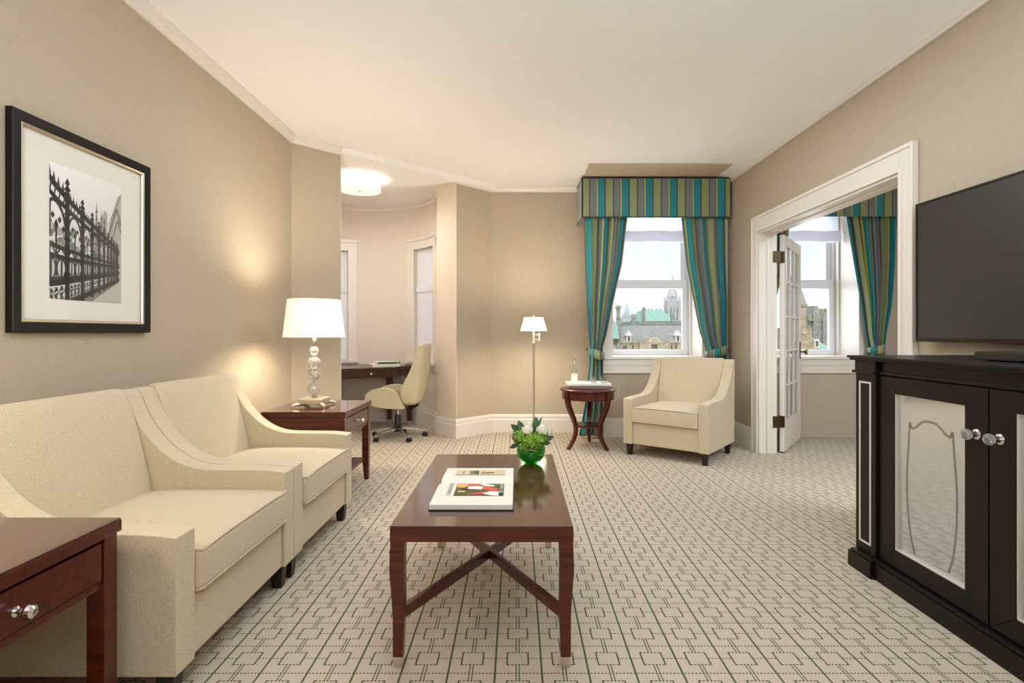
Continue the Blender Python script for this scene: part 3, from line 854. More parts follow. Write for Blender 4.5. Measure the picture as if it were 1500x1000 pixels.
# ================================================================== END TABLES
def knob(parent, loc, rot, r=.017, mat='crystal'):
    bm = B(); bm_lathe(bm, [(.012, 0), (.012, .003), (.006, .006), (.006, .018), (.010, .022)], 16)
    k = obj('knob', bm, 'chrome', parent); k.location = loc; k.rotation_euler = rot
    bm = B(); bm_lathe(bm, [(.010, .020), (r * .9, .026), (r, .033), (r * .85, .042), (r * .45, .047), (0, .048)], 24, a0=.2)
    obj('knob_head', bm, 'chrome', k, smooth=20)
    return k
def make_end_table(label, loc):
    """loc = floor centre; drawer faces +x; 0.57 x 0.66 x 0.616"""
    t = thing('end_table', label, 'end table', loc, 0, 'end tables')
    hx, hy, H = .285, .325, .616
    bm = B(); bm_box(bm, (-hx, -hy, H - .038), (hx, hy, H - .005)); o = obj('table_top', bm, 'mahogany', t, bevel=.003)
    bm = B(); bm_box(bm, (-hx + .002, -hy + .002, H - .005), (hx - .002, hy - .002, H)); obj('glass_cover', bm, 'mahogany_top', o, bevel=.0015)
    bm = B(); ax, ay = hx - .008, hy - .008
    za, zb = H - .180, H - .040
    for s in (-1, 1): bm_box(bm, (-ax + .05, s * ay - (.02 if s > 0 else 0), za), (ax - .05, s * ay + (.02 if s < 0 else 0), zb))
    bm_box(bm, (-ax, -ay + .05, za), (-ax + .02, ay - .05, zb))
    bm_box(bm, (ax - .03, -ay + .05, za), (ax - .008, ay - .05, za + .022)); bm_box(bm, (ax - .03, -ay + .05, zb - .008), (ax - .008, ay - .05, zb))
    obj('apron', bm, 'mahogany', t, bevel=.002)
    bm = B(); bm_box(bm, (ax - .28, -ay + .056, za + .026), (ax - .002, ay - .056, zb - .011)); d = obj('drawer', bm, 'mahogany', t, bevel=.003)
    knob(d, (ax - .002, 0, (za + zb) / 2 + .003), (0, PI / 2, 0))
    for sx in (-1, 1):
        for sy in (-1, 1):
            bm = B(); bm_frustum(bm, (sx * (ax - .025), sy * (ay - .025)), (.0165, .0165), (.025, .025), 0, .17, (sx * .004, sy * .004)); bm_box(bm, (sx * (ax - .025) - .025, sy * (ay - .025) - .025, .17), (sx * (ax - .025) + .025, sy * (ay - .025) + .025, H - .040))
            obj('leg', bm, 'mahogany', t, bevel=.002)
    bm = B(); bm_box(bm, (-ax + .03, -ay + .03, .150), (ax - .03, ay - .03, .172)); obj('shelf', bm, 'mahogany', t, bevel=.003)
    return t
ta = make_end_table('dark red end table with round chrome drawer knob, cropped in the lower left corner', (-1.428, 1.247, 0))
tb = copy_tree(ta); tb.location = (-1.436, 3.972, 0); tb['label'] = 'dark red end table holding the crystal ball lamp'

# ================================================================== CRYSTAL TABLE LAMP
t = thing('table_lamp', 'table lamp with four stacked crystal balls and a cream empire shade', 'lamp', (-1.476, 3.955, .6165))
bm = B(); bm_box(bm, (-.088, -.088, .022), (.088, .088, .058)); obj('base', bm, 'champagne', t, bevel=.004, rot=(0, 0, 0))
for sx in (-1, 1):
    for sy in (-1, 1):
        bm = B(); bm_sweep(bm, [(sx * .055, sy * .055, .022), (sx * .09, sy * .09, .020), (sx * .112, sy * .112, .013)], [.013, .013, .011], (0, 0, 1), 10)
        bm_lathe(bm, [(0, 0), (.011, .002), (.014, .012), (.011, .022), (0, .024)], 12, (sx * .112, sy * .112, 0)); obj('foot', bm, 'champagne', t)
bm = B(); bm_lathe(bm, [(.022, .058), (.022, .07), (.013, .078), (.012, .086)], 20); obj('collar', bm, 'nickel', t)
zc = [(.128, .050), (.228, .046), (.316, .046), (.402, .034)]
prevtop = .086
for k, (z, r) in enumerate(zc):
    bm = B(); bmesh.ops.create_icosphere(bm, subdivisions=2, radius=r); bmesh.ops.rotate(bm, verts=bm.verts, cent=(0, 0, 0), matrix=Matrix.Rotation(k * .7, 3, 'Z')); bmesh.ops.translate(bm, verts=bm.verts, vec=(0, 0, z)); obj('crystal_ball', bm, 'crystal', t, smooth=0)
    nz = zc[k + 1][0] - zc[k + 1][1] if k < 3 else .455
    bm = B(); bm_lathe(bm, [(.008, z + r - .004), (.011, (z + r + nz) / 2), (.008, nz + .004)], 16); obj('spacer', bm, 'nickel', t)
bm = B(); bm_lathe(bm, [(.013, .44), (.015, .455), (.015, .52), (.01, .53), (.008, .60)], 16); obj('socket_stem', bm, 'nickel', t)
def shade(parent, r0, r1, z0, z1, mat, name='lamp_shade', rim=.003, seg=56):
    bm = B(); bm_lathe(bm, [(r0, z0), (r0 + (r1 - r0) * .5, (z0 + z1) / 2), (r1, z1)], seg, cap=False); o = obj(name, bm, mat, parent, smooth=60)
    bm = B()
    for r, z in ((r0, z0), (r1, z1)):
        bm = B(); bm_lathe(bm, [(r - .0015, z - rim), (r + .0015, z - rim), (r + .0015, z + rim), (r - .0015, z + rim), (r - .0015, z - rim)], seg, cap=False); obj('shade_rim', bm, 'shade', o)
    bm = B()
    for k in range(3): bm_sweep(bm, [(0, 0, z1 - .02), (r1 * math.cos(k * 2.094), r1 * math.sin(k * 2.094), z1 - .005)], .0018, (0, 0, 1), 6)
    obj('shade_spider', bm, 'nickel', o)
    return o
shade(t, .214, .183, .503, .770, 'shade')
bm = B(); bm_lathe(bm, [(.004, .60), (.004, .765), (.009, .775), (.006, .79), (0, .795)], 12); obj('finial', bm, 'nickel', t)

# ================================================================== COFFEE TABLE
t = thing('coffee_table', 'dark red coffee table with crossed stretchers and nickel feet', 'coffee table', (-.12, 2.40, 0))
hx, hy, H = .314, .548, .49
bm = B(); bm_box(bm, (-hx, -hy, H - .056), (hx, hy, H - .006)); o = obj('table_top', bm, 'mahogany', t, bevel=.003)
bm = B(); bm_box(bm, (-hx + .001, -hy + .001, H - .006), (hx - .001, hy - .001, H)); obj('glass_cover', bm, 'mahogany_top', o, bevel=.0015)
for sx in (-1, 1):
    for sy in (-1, 1):
        bm = B()
        bx, by = sx * (hx - .0255), sy * (hy - .028)
        zs_ = [(.036, .0, .0175), (.10, -.001, .0185), (.18, -.002, .020), (.26, .000, .0225), (.33, .003, .0245), (.39, .002, .0245), (.434, .0, .0245)]
        rings = []
        for z, of, h in zs_:
            rings.append([bm.verts.new((bx + sx * of + a * h, by + sy * of + b * h, z)) for a, b in ((-1, -1), (1, -1), (1, 1), (-1, 1))])
        for A, Bq in zip(rings, rings[1:]):
            for k in range(4):
                jj = (k + 1) % 4; bm.faces.new((A[k], A[jj], Bq[jj], Bq[k]))
        bm.faces.new(rings[0][::-1]); bm.faces.new(rings[-1])
        l = obj('leg', bm, 'mahogany', t, bevel=.002)
        bm = B(); bm_frustum(bm, (bx, by), (.0165, .0165), (.018, .018), 0, .036); obj('ferrule', bm, 'champagne', l, bevel=.002)
for s in (-1, 1):
    bm = B()
    a = Vector((-hx + .035, s * (-hy + .04), 0)); b = Vector((hx - .035, s * (hy - .04), 0))
    dz = .0 if s > 0 else .0
    bm_sweep(bm, [(a.x, a.y, .178 + dz), (b.x, b.y, .178 + dz)], (.012, .019) if s > 0 else (.0119, .0188)); obj('stretcher', bm, 'mahogany', t, bevel=.002)

# ---- open book
t = thing('open_book', 'open picture book with a red and white illustration on the coffee table', 'book', (-.17, 2.28, .4905))
HW = .155   # half of the long (x) side
bm = B(); bm_box(bm, (-HW - .003, -.272, 0), (HW + .004, .283, .004)); obj('cover', bm, 'navy', t, bevel=.001)
def pages(y0, y1, name):
    bm = B(); N = 16
    low, hi = [], []
    for k in range(N + 1):
        f = k / N; y = y0 + (y1 - y0) * f
        z = .010 + .017 * math.sin(min(1, f * 3.2) * PI / 2) * (1 - .35 * f) if True else 0
        low.append([bm.verts.new((x, y, .004)) for x in (-HW, HW)]); hi.append([bm.verts.new((x, y, z)) for x in (-HW, HW)])
    for k in range(N):
        bm.faces.new((hi[k][0], hi[k][1], hi[k + 1][1], hi[k + 1][0])); bm.faces.new((low[k][0], low[k + 1][0], low[k + 1][1], low[k][1]))
        for s in (0, 1): bm.faces.new((low[k][s], hi[k][s], hi[k + 1][s], low[k + 1][s]))
    bm.faces.new((low[0][0], low[0][1], hi[0][1], hi[0][0])); bm.faces.new((low[N][0], low[N][1], hi[N][1], hi[N][0]))
    return obj(name, bm, 'paper', t, smooth=40)
PGN = pages(.055, -.268, 'page_block'); PGF = pages(.055, .278, 'page_block')
def pz(f): return .010 + .017 * math.sin(min(1, f * 3.2) * PI / 2) * (1 - .35 * f)
def page_art(name, polys, y0, y1, parent, mat='paint'):
    """drape 2-D polygons (x, y) onto the page curve between y0 (spine) and y1"""
    me = bpy.data.meshes.new(name); vs, fs, cs = [], [], []
    for pts, c, layer in polys:
        # subdivide along y so the print follows the curved page
        tri = bmesh.new(); vv = [tri.verts.new((p[0], p[1], 0)) for p in pts]; tri.faces.new(vv)
        for k in range(1, 24):
            yy = y0 + (y1 - y0) * k / 24
            bmesh.ops.bisect_plane(tri, geom=tri.verts[:] + tri.edges[:] + tri.faces[:], plane_co=(0, yy, 0), plane_no=(0, 1, 0))
        bmesh.ops.triangulate(tri, faces=tri.faces[:])
        tri.verts.index_update(); b = len(vs)
        for v in tri.verts:
            f = (v.co.y - y0) / (y1 - y0); vs.append((v.co.x, v.co.y, pz(max(0, min(1, f))) + .0006 + .0002 * layer)); cs.append(rgb(*c))
        for fc in tri.faces: 
            idx = [b + v.index for v in fc.verts]
            fs.append(idx if fc.normal.z > 0 else idx[::-1])
        tri.free()
    me.from_pydata(vs, [], fs)
    at = me.color_attributes.new('Col', 'FLOAT_COLOR', 'POINT')
    for i, c in enumerate(cs): at.data[i].color = c
    me.materials.append(MAT[mat]); o = bpy.data.objects.new(name, me); COL.objects.link(o); o.parent = parent
    return o
# generic illustration: red-coated figure lying sideways on an olive ground (x to the right, y away)
OL, RED, WH, OR, DK = (92, 82, 52), (222, 84, 58), (240, 232, 216), (238, 168, 84), (52, 46, 36)
def R(x0, x1, y0, y1): return [(x0, y0), (x1, y0), (x1, y1), (x0, y1)]
ill = [(R(-.078, .118, -.165, .022), OL, 1),
       (R(.100, .118, -.165, .022), DK, 2),
       ([(-.075, -.055), (-.045, -.060), (-.030, -.03), (-.032, .002), (-.060, .012), (-.075, .005)], OR, 2),
       ([(-.066, -.118), (-.036, -.116), (-.036, -.10), (-.066, -.104)], (232, 200, 120), 2),
       ([(-.032, -.045), (.010, -.040), (.030, -.010), (.024, .014), (-.010, .012), (-.032, -.005)], RED, 3),
       ([(-.030, -.075), (.028, -.085), (.034, -.050), (.010, -.038), (-.028, -.046)], WH, 3),
       ([(.016, -.012), (.030, .012), (.078, -.030), (.080, -.046), (.040, -.040)], WH, 4),
       ([(.030, -.060), (.040, -.042), (.090, -.072), (.096, -.112), (.060, -.095), (.040, -.090)], RED, 4),
       ([(-.036, -.152), (.030, -.118), (.046, -.118), (.030, -.140)], RED, 3),
       ([(.034, -.135), (.062, -.108), (.098, -.112), (.098, -.165), (.070, -.160)], WH, 3),
       ([(-.056, -.095), (-.030, -.098), (-.028, -.085), (-.040, -.072), (-.052, -.08)], DK, 4)]
page_art('illustration', ill, .055, -.268, PGN)
far_ = [(R(-.105, .118, .135, .235), (206, 184, 150), 1), (R(-.105, .118, .135, .143), (120, 104, 80), 2),
        ([(-.04, .15), (-.025, .15), (-.022, .215), (-.045, .222)], (112, 120, 70), 2), ([(-.02, .15), (.0, .148), (-.002, .22), (-.03, .216)], (84, 84, 54), 3),
        ([(.008, .16), (.012, .21), (.03, .185), (.060, .196), (.065, .17), (.03, .165)], (150, 120, 88), 2), (R(.028, .068, .176, .190), (104, 66, 50), 3), (R(-.075, -.066, .16, .215), (150, 130, 100), 2)]
page_art('colour_plate', far_, .055, .278, PGF)
def page_text(body, x, y, size, mat, parent, wx=1.0):
    f = (y - .055) / (-.268 - .055)
    m = Matrix.Translation((x, y, pz(f) + .0026)) @ Matrix.Rotation(PI / 2, 4, 'Z')
    return text('page_lettering', body, size, mat, m, parent, 'CENTER', wx)
page_text('CANADIAN PACIFIC', -.098, -.075, .026, 'ink', PGN, .72)
page_text('VISIT CANADA', .109, -.072, .021, 'letter', PGN, .95)
# ================================================================== FLOWERS IN A GREEN GLOBE VASE
VX, VY, VZ = .072, 2.745, .4905
t = thing('glass_vase', 'round green glass vase on the far end of the coffee table', 'vase', (VX, VY, VZ))
bm = B()
R0 = .072
prof = [(.0, .0), (.030, .0)]
prof += [(R0 * math.sin(a), .064 - R0 * math.cos(a) * .92) for a in [math.radians(x) for x in range(30, 137, 8)]]
outer = prof
inner = [(r - .003, z) for r, z in outer[::-1] if r > .02] + [(0, .004)]
bm_lathe(bm, outer + inner, 40, cap=False); obj('bowl', bm, 'green_glass', t, smooth=60)
bm = B(); w = [(0, .006)] + [((R0 - .0045) * math.sin(a), .064 - (R0 - .0045) * math.cos(a) * .90) for a in [math.radians(x) for x in range(28, 93, 8)]] + [(0, .070)]
bm_lathe(bm, w, 32, cap=False); obj('water', bm, 'water', t, smooth=60)
t = thing('flower_arrangement', 'white roses with lime green hydrangea and dark leaves in the green vase', 'flowers', (VX, VY, VZ + .10))
rnd = random.Random(4)
bm = B()
def petal(bm, c, nrm, size, up=None):
    nrm = nrm.normalized(); a = nrm.cross(Vector((.3, .2, 1))).normalized(); b = nrm.cross(a)
    vs = [bm.verts.new(c + a * (size * x) + b * (size * y) + nrm * (size * z)) for x, y, z in ((-.5, 0, 0), (0, -.5, .15), (.5, 0, 0), (0, .5, .15))]
    bm.faces.new(vs)
heads = [(-.055, -.035, .040, .040), (-.01, -.055, .022, .043), (.040, -.045, .028, .038), (.055, .0, .030, .036), (-.06, .015, .03, .036), (0, .05, .03, .04), (-.025, -.05, -.002, .03), (.02, -.048, -.005, .03)]
for hx_, hy_, hz_, hr in heads:
    for k in range(150):
        d = Vector((rnd.gauss(0, 1), rnd.gauss(0, 1), rnd.gauss(.1, 1))).normalized()
        petal(bm, Vector((hx_, hy_, hz_)) + d * hr * rnd.uniform(.8, 1.05), d + Vector((rnd.uniform(-.5, .5), rnd.uniform(-.5, .5), rnd.uniform(-.5, .5))), rnd.uniform(.012, .018))
    bmesh.ops.create_icosphere(bm, subdivisions=1, radius=hr * .8, matrix=Matrix.Translation((hx_, hy_, hz_)))
obj('hydrangea_heads', bm, 'hydrangea', t, smooth=0)['kind'] = 'stuff'
def rose(c, r):
    bm = B()
    for lay, (n, rr, open_) in enumerate(((3, .35, .2), (4, .6, .45), (5, .85, .75), (6, 1.0, 1.05))):
        for k in range(n):
            a0 = 2 * PI * k / n + lay * .7
            rows = []
            for j in range(5):
                f = j / 4; lat = -1.1 + f * (1.9 - open_ * .35); row = []
                for i in range(6):
                    g = i / 5 - .5; aa = a0 + g * 2 * PI / n * 1.35
                    rad = r * rr * (math.cos(lat * .75) * .95 + .08 * abs(g))
                    row.append(bm.verts.new(Vector(c) + Vector((rad * math.cos(aa), rad * math.sin(aa), r * .85 * math.sin(lat) - .02 * r * abs(g)))))
                rows.append(row)
            for A, Bq in zip(rows, rows[1:]):
                for i in range(5): bm.faces.new((A[i], A[i + 1], Bq[i + 1], Bq[i]))
    bmesh.ops.create_icosphere(bm, subdivisions=2, radius=r * .62, matrix=Matrix.Translation(c))
    obj('rose_bloom', bm, 'petal', t, smooth=70)
for c, r in (((-.020, -.045, .080), .030), ((.055, -.02, .076), .034), ((-.01, .03, .085), .032), ((-.082, .0, .055), .026), ((.085, .03, .058), .026)): rose(c, r)
def leaf(c, d, L, W, mat):
    d = Vector(d).normalized(); s = d.cross(Vector((0, -1, .4))).normalized(); up = s.cross(d)
    bm = B(); N = 8; rows = []
    for k in range(N + 1):
        f = k / N; wd = W * math.sin(PI * min(1, f * .95 + .03)) ** .8; cc = Vector(c) + d * (L * f) - up * (L * .25 * f * f)
        rows.append([bm.verts.new(cc - s * wd / 2 + up * wd * .15), bm.verts.new(cc), bm.verts.new(cc + s * wd / 2 + up * wd * .15)])
    for A, Bq in zip(rows, rows[1:]):
        bm.faces.new((A[0], A[1], Bq[1], Bq[0])); bm.faces.new((A[1], A[2], Bq[2], Bq[1]))
    o = obj('leaf', bm, mat, t, smooth=60)
for c, d, L, W, m in (((-.045, -.03, .055), (-.25, -.2, 1), .065, .038, 'leaf'), ((-.06, -.02, .06), (-.55, -.2, .6), .055, .03, 'leaf_dark'), ((.015, -.03, .06), (.1, -.1, 1), .075, .026, 'leaf'), ((.03, -.02, .075), (.35, 0, 1), .065, .013, 'leaf'),
                      ((.055, -.04, .02), (1, -.2, .45), .06, .028, 'leaf_dark'), ((.05, -.04, .01), (1, -.3, .05), .045, .024, 'leaf_dark'), ((-.06, -.04, .005), (-1, -.2, -.35), .05, .024, 'leaf_dark'), ((0, -.06, -.01), (.2, -.6, .2), .04, .02, 'leaf'),
                      ((-.035, -.04, .06), (-.6, -.1, .9), .05, .03, 'leaf'), ((.02, .03, .07), (.2, .3, 1), .06, .03, 'leaf')):
    leaf(c, d, L, W, m)
bm = B()
for k in range(9):
    a = k * .7; bm_sweep(bm, [(.045 * math.cos(a), .045 * math.sin(a), .02), (.02 * math.cos(a + 2), .02 * math.sin(a + 2), -.085)], .002, (0, 1, 0), 5)
obj('stems', bm, 'leaf_dark', t)

# ================================================================== FLOOR LAMP
t = thing('floor_lamp', 'slim floor lamp with a small bright white shade against the back wall', 'lamp', (.175, 5.62, 0))
bm = B(); bm_lathe(bm, [(.13, 0), (.13, .012), (.12, .018), (.03, .024), (.018, .04), (0, .045)], 36); obj('base', bm, 'champagne', t)
bm = B(); bm_lathe(bm, [(.0105, .03), (.0105, 1.02), (.014, 1.025), (.014, 1.05), (.0085, 1.055), (.0085, 1.20)], 16); obj('pole', bm, 'champagne', t)
bm = B(); bm_box(bm, (.010, -.008, 1.075), (.06, .008, 1.083)); bm_box(bm, (.010, -.008, 1.125), (.06, .008, 1.133)); bm_lathe(bm, [(.010, 1.062), (.010, 1.145)], 12, (.062, 0, 0)); obj('swing_joint', bm, 'champagne', t)
shade(t, .137, .100, 1.172, 1.305, 'shade2')
bm = B(); bm_lathe(bm, [(.003, 1.20), (.003, 1.31), (.008, 1.318), (.005, 1.33), (0, 1.335)], 10); obj('finial', bm, 'champagne', t)

# ================================================================== ROUND SIDE TABLE, TRAY, BOTTLE, GLASSES
RX, RY, RH = .718, 5.475, .592
t = thing('round_side_table', 'round dark red side table with three curved legs and a lower shelf', 'side table', (RX, RY, 0))
bm = B(); bm_lathe(bm, [(0, RH - .028), (.268, RH - .028), (.280, RH - .022), (.287, RH - .014), (.285, RH - .005), (.278, RH), (0, RH)], 64); obj('table_top', bm, 'mahogany', t, smooth=35)
bm = B(); bm_lathe(bm, [(.238, RH - .105), (.262, RH - .105), (.262, RH - .026), (.238, RH - .026), (.238, RH - .105)], 64, cap=False); obj('apron', bm, 'mahogany', t, smooth=35)
bm = B(); bm_lathe(bm, [(0, .208), (.142, .208), (.15, .213), (.15, .224), (.143, .229), (0, .229)], 48); obj('lower_shelf', bm, 'mahogany', t, smooth=35)
for ang_ in (math.radians(214), math.radians(309), math.radians(79)):
    ca_, sa_ = math.cos(ang_), math.sin(ang_)
    pr = catmull([(.262, RH - .03), (.262, RH - .105), (.248, .42), (.195, .31), (.162, .22), (.166, .14), (.21, .06), (.262, 0.004)], 5)
    pts = [(r * ca_, r * sa_, z) for r, z in pr]
    n = len(pts)
    hs = [(.024 - .010 * min(1, max(0, (k / n - .15)) * 1.3), .022 - .007 * min(1, max(0, (k / n - .15)) * 1.3)) for k in range(n)]
    bm = B(); bm_sweep(bm, pts, hs, (-sa_, ca_, 0)); obj('leg', bm, 'mahogany', t, bevel=.003)
t = thing('serving_tray', 'white square serving tray on the round side table', 'tray', (RX - .002, RY - .01, RH + .0005), .0)
bm = B(); bm_frustum(bm, (0, 0), (.165, .105), (.205, .14), 0, .034); obj('tray_body', bm, 'white', t, bevel=.006, seg=2)
bm = B(); z = .036; o_, i_ = (.213, .147), (.198, .132)
for c0, c1 in (((-o_[0], -o_[1], z), (o_[0], -i_[1], z + .022)), ((-o_[0], i_[1], z), (o_[0], o_[1], z + .022)), ((-o_[0], -i_[1], z), (-i_[0], i_[1], z + .022)), ((i_[0], -i_[1], z), (o_[0], i_[1], z + .022))): bm_box(bm, c0, c1)
bm_box(bm, (-i_[0], -i_[1], z - .002), (i_[0], i_[1], z + .006)); obj('tray_rim', bm, 'white', t, bevel=.003)
TZ = RH + .0430
t = thing('water_bottle', 'clear glass water bottle with a white label on the tray', 'bottle', (RX - .135, RY, TZ))
bm = B(); bm_lathe(bm, [(0, 0), (.030, 0), (.033, .004), (.033, .115), (.030, .135), (.020, .165), (.0135, .20), (.012, .255), (.0115, .275)], 28, cap=False); obj('bottle_glass', bm, 'clear', t, smooth=50)
bm = B(); bm_lathe(bm, [(.0335, .015), (.0335, .105)], 28, cap=False); obj('bottle_label', bm, 'white', t, smooth=50)
bm = B(); bm_lathe(bm, [(.0135, .268), (.0135, .286), (.012, .29), (0, .291)], 16); obj('bottle_cap', bm, 'nickel', t)
def tumbler(label, x, y):
    t = thing('drinking_glass', label, 'glass', (x, y, TZ), 0, 'glasses on the tray')
    bm = B(); bm_lathe(bm, [(0, 0), (.031, 0), (.036, .075), (.0345, .075), (.030, .008), (0, .008)], 28, cap=False); obj('glass_body', bm, 'clear', t, smooth=40)
    return t
tumbler('short clear tumbler at the right end of the white tray', RX + .155, RY - .02)
tumbler('short clear tumbler between the bottle and another tumbler on the tray', RX + .062, RY + .045)

# ================================================================== ALCOVE: DESK, BOOKS, OFFICE CHAIR, CEILING LIGHT
t = thing('writing_desk', 'dark wood desk with a slim drawer fitted into the round alcove', 'desk', (-1.83, 6.4, 0))
ox, oy = -1.83, 6.4
def arcp(r, a0, a1, n):
    return [(BC[0] + r * math.cos(math.radians(a0 + (a1 - a0) * k / n)) - ox, BC[1] + r * math.sin(math.radians(a0 + (a1 - a0) * k / n)) - oy) for k in range(n + 1)]
FL_, FC_, FR_ = (-2.46, 5.81), (-1.448, 6.36), (-1.317, 6.71)
rel = lambda p: (p[0] - ox, p[1] - oy)
ang_of = lambda p: math.degrees(math.atan2(p[1] - BC[1], p[0] - BC[0])) % 360
plan = [rel(FL_), rel(FC_), rel(FR_)] + arcp(.862, ang_of(FR_) + 3, ang_of(FL_) - 2, 24)
bm = B(); bm_prism(bm, plan, .718, .745); obj('desk_top', bm, 'walnut', t, bevel=.003)
def inset_seg(bm, p, q, th, z0, z1, dx=0.0):
    p, q = Vector(p), Vector(q); d = (q - p).normalized(); nrm = Vector((-d.y, d.x)) * th
    p = p + d * dx; q = q - d * dx
    bm_prism(bm, [tuple(p), tuple(q), tuple(q + nrm), tuple(p + nrm)], z0, z1)
def off(p, q, e):
    d = (Vector(q) - Vector(p)).normalized(); nrm = Vector((-d.y, d.x)) * e
    return (p[0] + nrm.x, p[1] + nrm.y), (q[0] + nrm.x, q[1] + nrm.y)
bm = B(); a_, b_ = off(rel(FL_), rel(FC_), .012); inset_seg(bm, a_, b_, .03, .628, .718); a_, b_ = off(rel(FC_), rel(FR_), .012); inset_seg(bm, a_, b_, .03, .628, .718); obj('apron', bm, 'walnut', t, bevel=.002)
a_, b_ = off(rel(FL_), rel(FC_), .004); a_, b_ = Vector(a_), Vector(b_); d_ = (b_ - a_)
bm = B(); inset_seg(bm, tuple(a_ + d_ * .50), tuple(a_ + d_ * .955), .016, .640, .708); dr = obj('drawer', bm, 'walnut', t, bevel=.002)
kp = a_ + d_ * .775
bm = B(); bm_lathe(bm, [(.009, 0), (.006, .012), (.014, .02), (.016, .028), (.010, .034), (0, .035)], 14); k = obj('knob', bm, 'nickel', dr); k.location = (kp.x, kp.y, .674); k.rotation_euler = (PI / 2, 0, math.atan2(d_.y, d_.x))
pp = Vector(off(rel(FC_), rel(FR_), .010)[0]) * .55 + Vector(off(rel(FC_), rel(FR_), .010)[1]) * .45
bm = B(); bm_lathe(bm, [(.024, 0), (.024, .004), (.018, .006), (0, .006)], 20); k = obj('cable_port', bm, 'black', t); k.location = (pp.x, pp.y, .673); k.rotation_euler = (PI / 2, 0, math.atan2(FR_[1] - FC_[1], FR_[0] - FC_[0]))
for x, y in ((-1.615, 6.90), (-1.34, 6.80), (-2.38, 6.0), (-2.3, 6.70)):
    bm = B(); bm_frustum(bm, (x - ox, y - oy), (.028, .028), (.042, .042), .05, .72); l = obj('leg', bm, 'walnut', t, bevel=.002)
    bm = B(); bm_frustum(bm, (x - ox, y - oy), (.025, .025), (.028, .028), 0, .05); obj('ferrule', bm, 'champagne', l)
bk = thing('book', 'white book lying flat on the desk under a green one', 'book', (-1.60, 6.53, .7455), .52, 'books on the desk')
def closed_book(t, w, d, h, cover, spine):
    bm = B(); bm_box(bm, (-w, -d + .003, .003), (w - .004, d - .004, h - .003)); obj('page_block', bm, 'paper', t)
    bm = B(); bm_box(bm, (-w - .003, -d, 0), (w, d, .003)); bm_box(bm, (-w - .003, -d, h - .003), (w, d, h)); obj('cover', bm, cover, t, bevel=.0008)
    bm = B(); bm_box(bm, (-w - .003, -d - .003, 0), (w, -d + .001, h)); obj('spine', bm, spine, t, bevel=.0015)
closed_book(bk, .165, .12, .030, 'white_cover', 'white_cover')
bk2 = thing('book', 'closed book with a dark green spine on top of the white book', 'book', (-1.566, 6.545, .7762), .50, 'books on the desk')
closed_book(bk2, .135, .10, .026, 'white_cover', 'green_cover')
bm = B(); bm_box(bm, (.098, -.1045, .008), (.112, -.1030, .018)); obj('spine_mark', bm, 'white', bk2)

# office chair
HX, HY = -1.30, 5.93
hd = math.atan2(.05, -1.0)       # facing direction
t = thing('office_chair', 'cream leather office chair on a chrome star base by the desk', 'office chair', (HX, HY, 0), hd)
# local +x = facing direction, y = sideways
def prof_block(name, prof, y0, y1, mat, bev, parent=t, taper=None):
    bm = B()
    a = [bm.verts.new((x, y0, z)) for x, z in prof]; b = [bm.verts.new((x, y1, z)) for x, z in prof]
    n = len(prof); bm.faces.new(a); bm.faces.new(b[::-1])
    for i in range(n):
        j = (i + 1) % n; bm.faces.new((a[j], a[i], b[i], b[j]))
    return obj(name, bm, mat, parent, bevel=bev, seg=3, smooth=50)
# seat shell sides (wings) and seat pad
wing = catmull([(.285, .435), (.28, .49), (.22, .54), (.11, .565), (.0, .555), (-.06, .50), (-.10, .43), (-.14, .36)], 4) + catmull([(-.13, .345), (.05, .350), (.18, .368), (.265, .395)], 4)
for y0, y1 in ((-.245, -.205), (.205, .245)): prof_block('seat_side', wing, y0, y1, 'leather', .012)
prof_block('seat_pad', [(.275, .415), (.27, .475), (.23, .500), (0, .49), (-.12, .48), (-.14, .36), (.05, .355), (.19, .37)], -.204, .204, 'leather_dark', .02)
# backrest: lofted shell that narrows upward
bm = B(); rows = []
lev = [(.375, -.13, -.235, .225), (.42, -.07, -.255, .245), (.50, -.035, -.275, .250), (.58, -.05, -.292, .248), (.66, -.10, -.305, .238), (.75, -.155, -.318, .226), (.86, -.195, -.332, .214), (.97, -.225, -.345, .205), (1.02, -.245, -.348, .198), (1.038, -.275, -.342, .185)]
for z, xf_, xb_, hw_ in lev:
    row = []
    for k in range(24):
        a = 2 * PI * k / 24; c_, s_ = math.cos(a), math.sin(a)
        y = hw_ * math.copysign(abs(s_) ** .35, s_)
        xm, xh = (xf_ + xb_) / 2, (xf_ - xb_) / 2
        x = xm + xh * math.copysign(abs(c_) ** .5, c_)
        if c_ > 0: x -= (xf_ - xb_) * .55 * max(0, 1 - (abs(y) / hw_) ** 4) * max(0, c_)      # scooped front between the wings
        row.append(bm.verts.new((x, y, z)))
    rows.append(row)
for A, Bq in zip(rows, rows[1:]):
    for i in range(24): bm.faces.new((A[i], A[(i + 1) % 24], Bq[(i + 1) % 24], Bq[i]))
bm.faces.new(rows[0][::-1]); bm.faces.new(rows[-1])
bk_ = obj('backrest', bm, 'leather', t, smooth=60); sub = bk_.modifiers.new('sub', 'SUBSURF'); sub.levels = 1; sub.render_levels = 2
bm = B(); bm_sweep(bm, [(-.12, 0, .352), (-.16, 0, .345), (-.20, 0, .37), (-.215, 0, .42)], (.03, .006), (0, 1, 0)); obj('back_bracket', bm, 'black', t, bevel=.003)
bm = B(); bm_box(bm, (-.10, -.09, .33), (.10, .09, .352)); obj('tilt_plate', bm, 'black', t, bevel=.006)
bm = B(); bm_lathe(bm, [(.034, .10), (.034, .235), (.028, .25), (.028, .255)], 24); obj('gas_cover', bm, 'black', t)
bm = B(); bm_lathe(bm, [(.014, .25), (.014, .335)], 16); obj('gas_lift', bm, 'chrome', t)
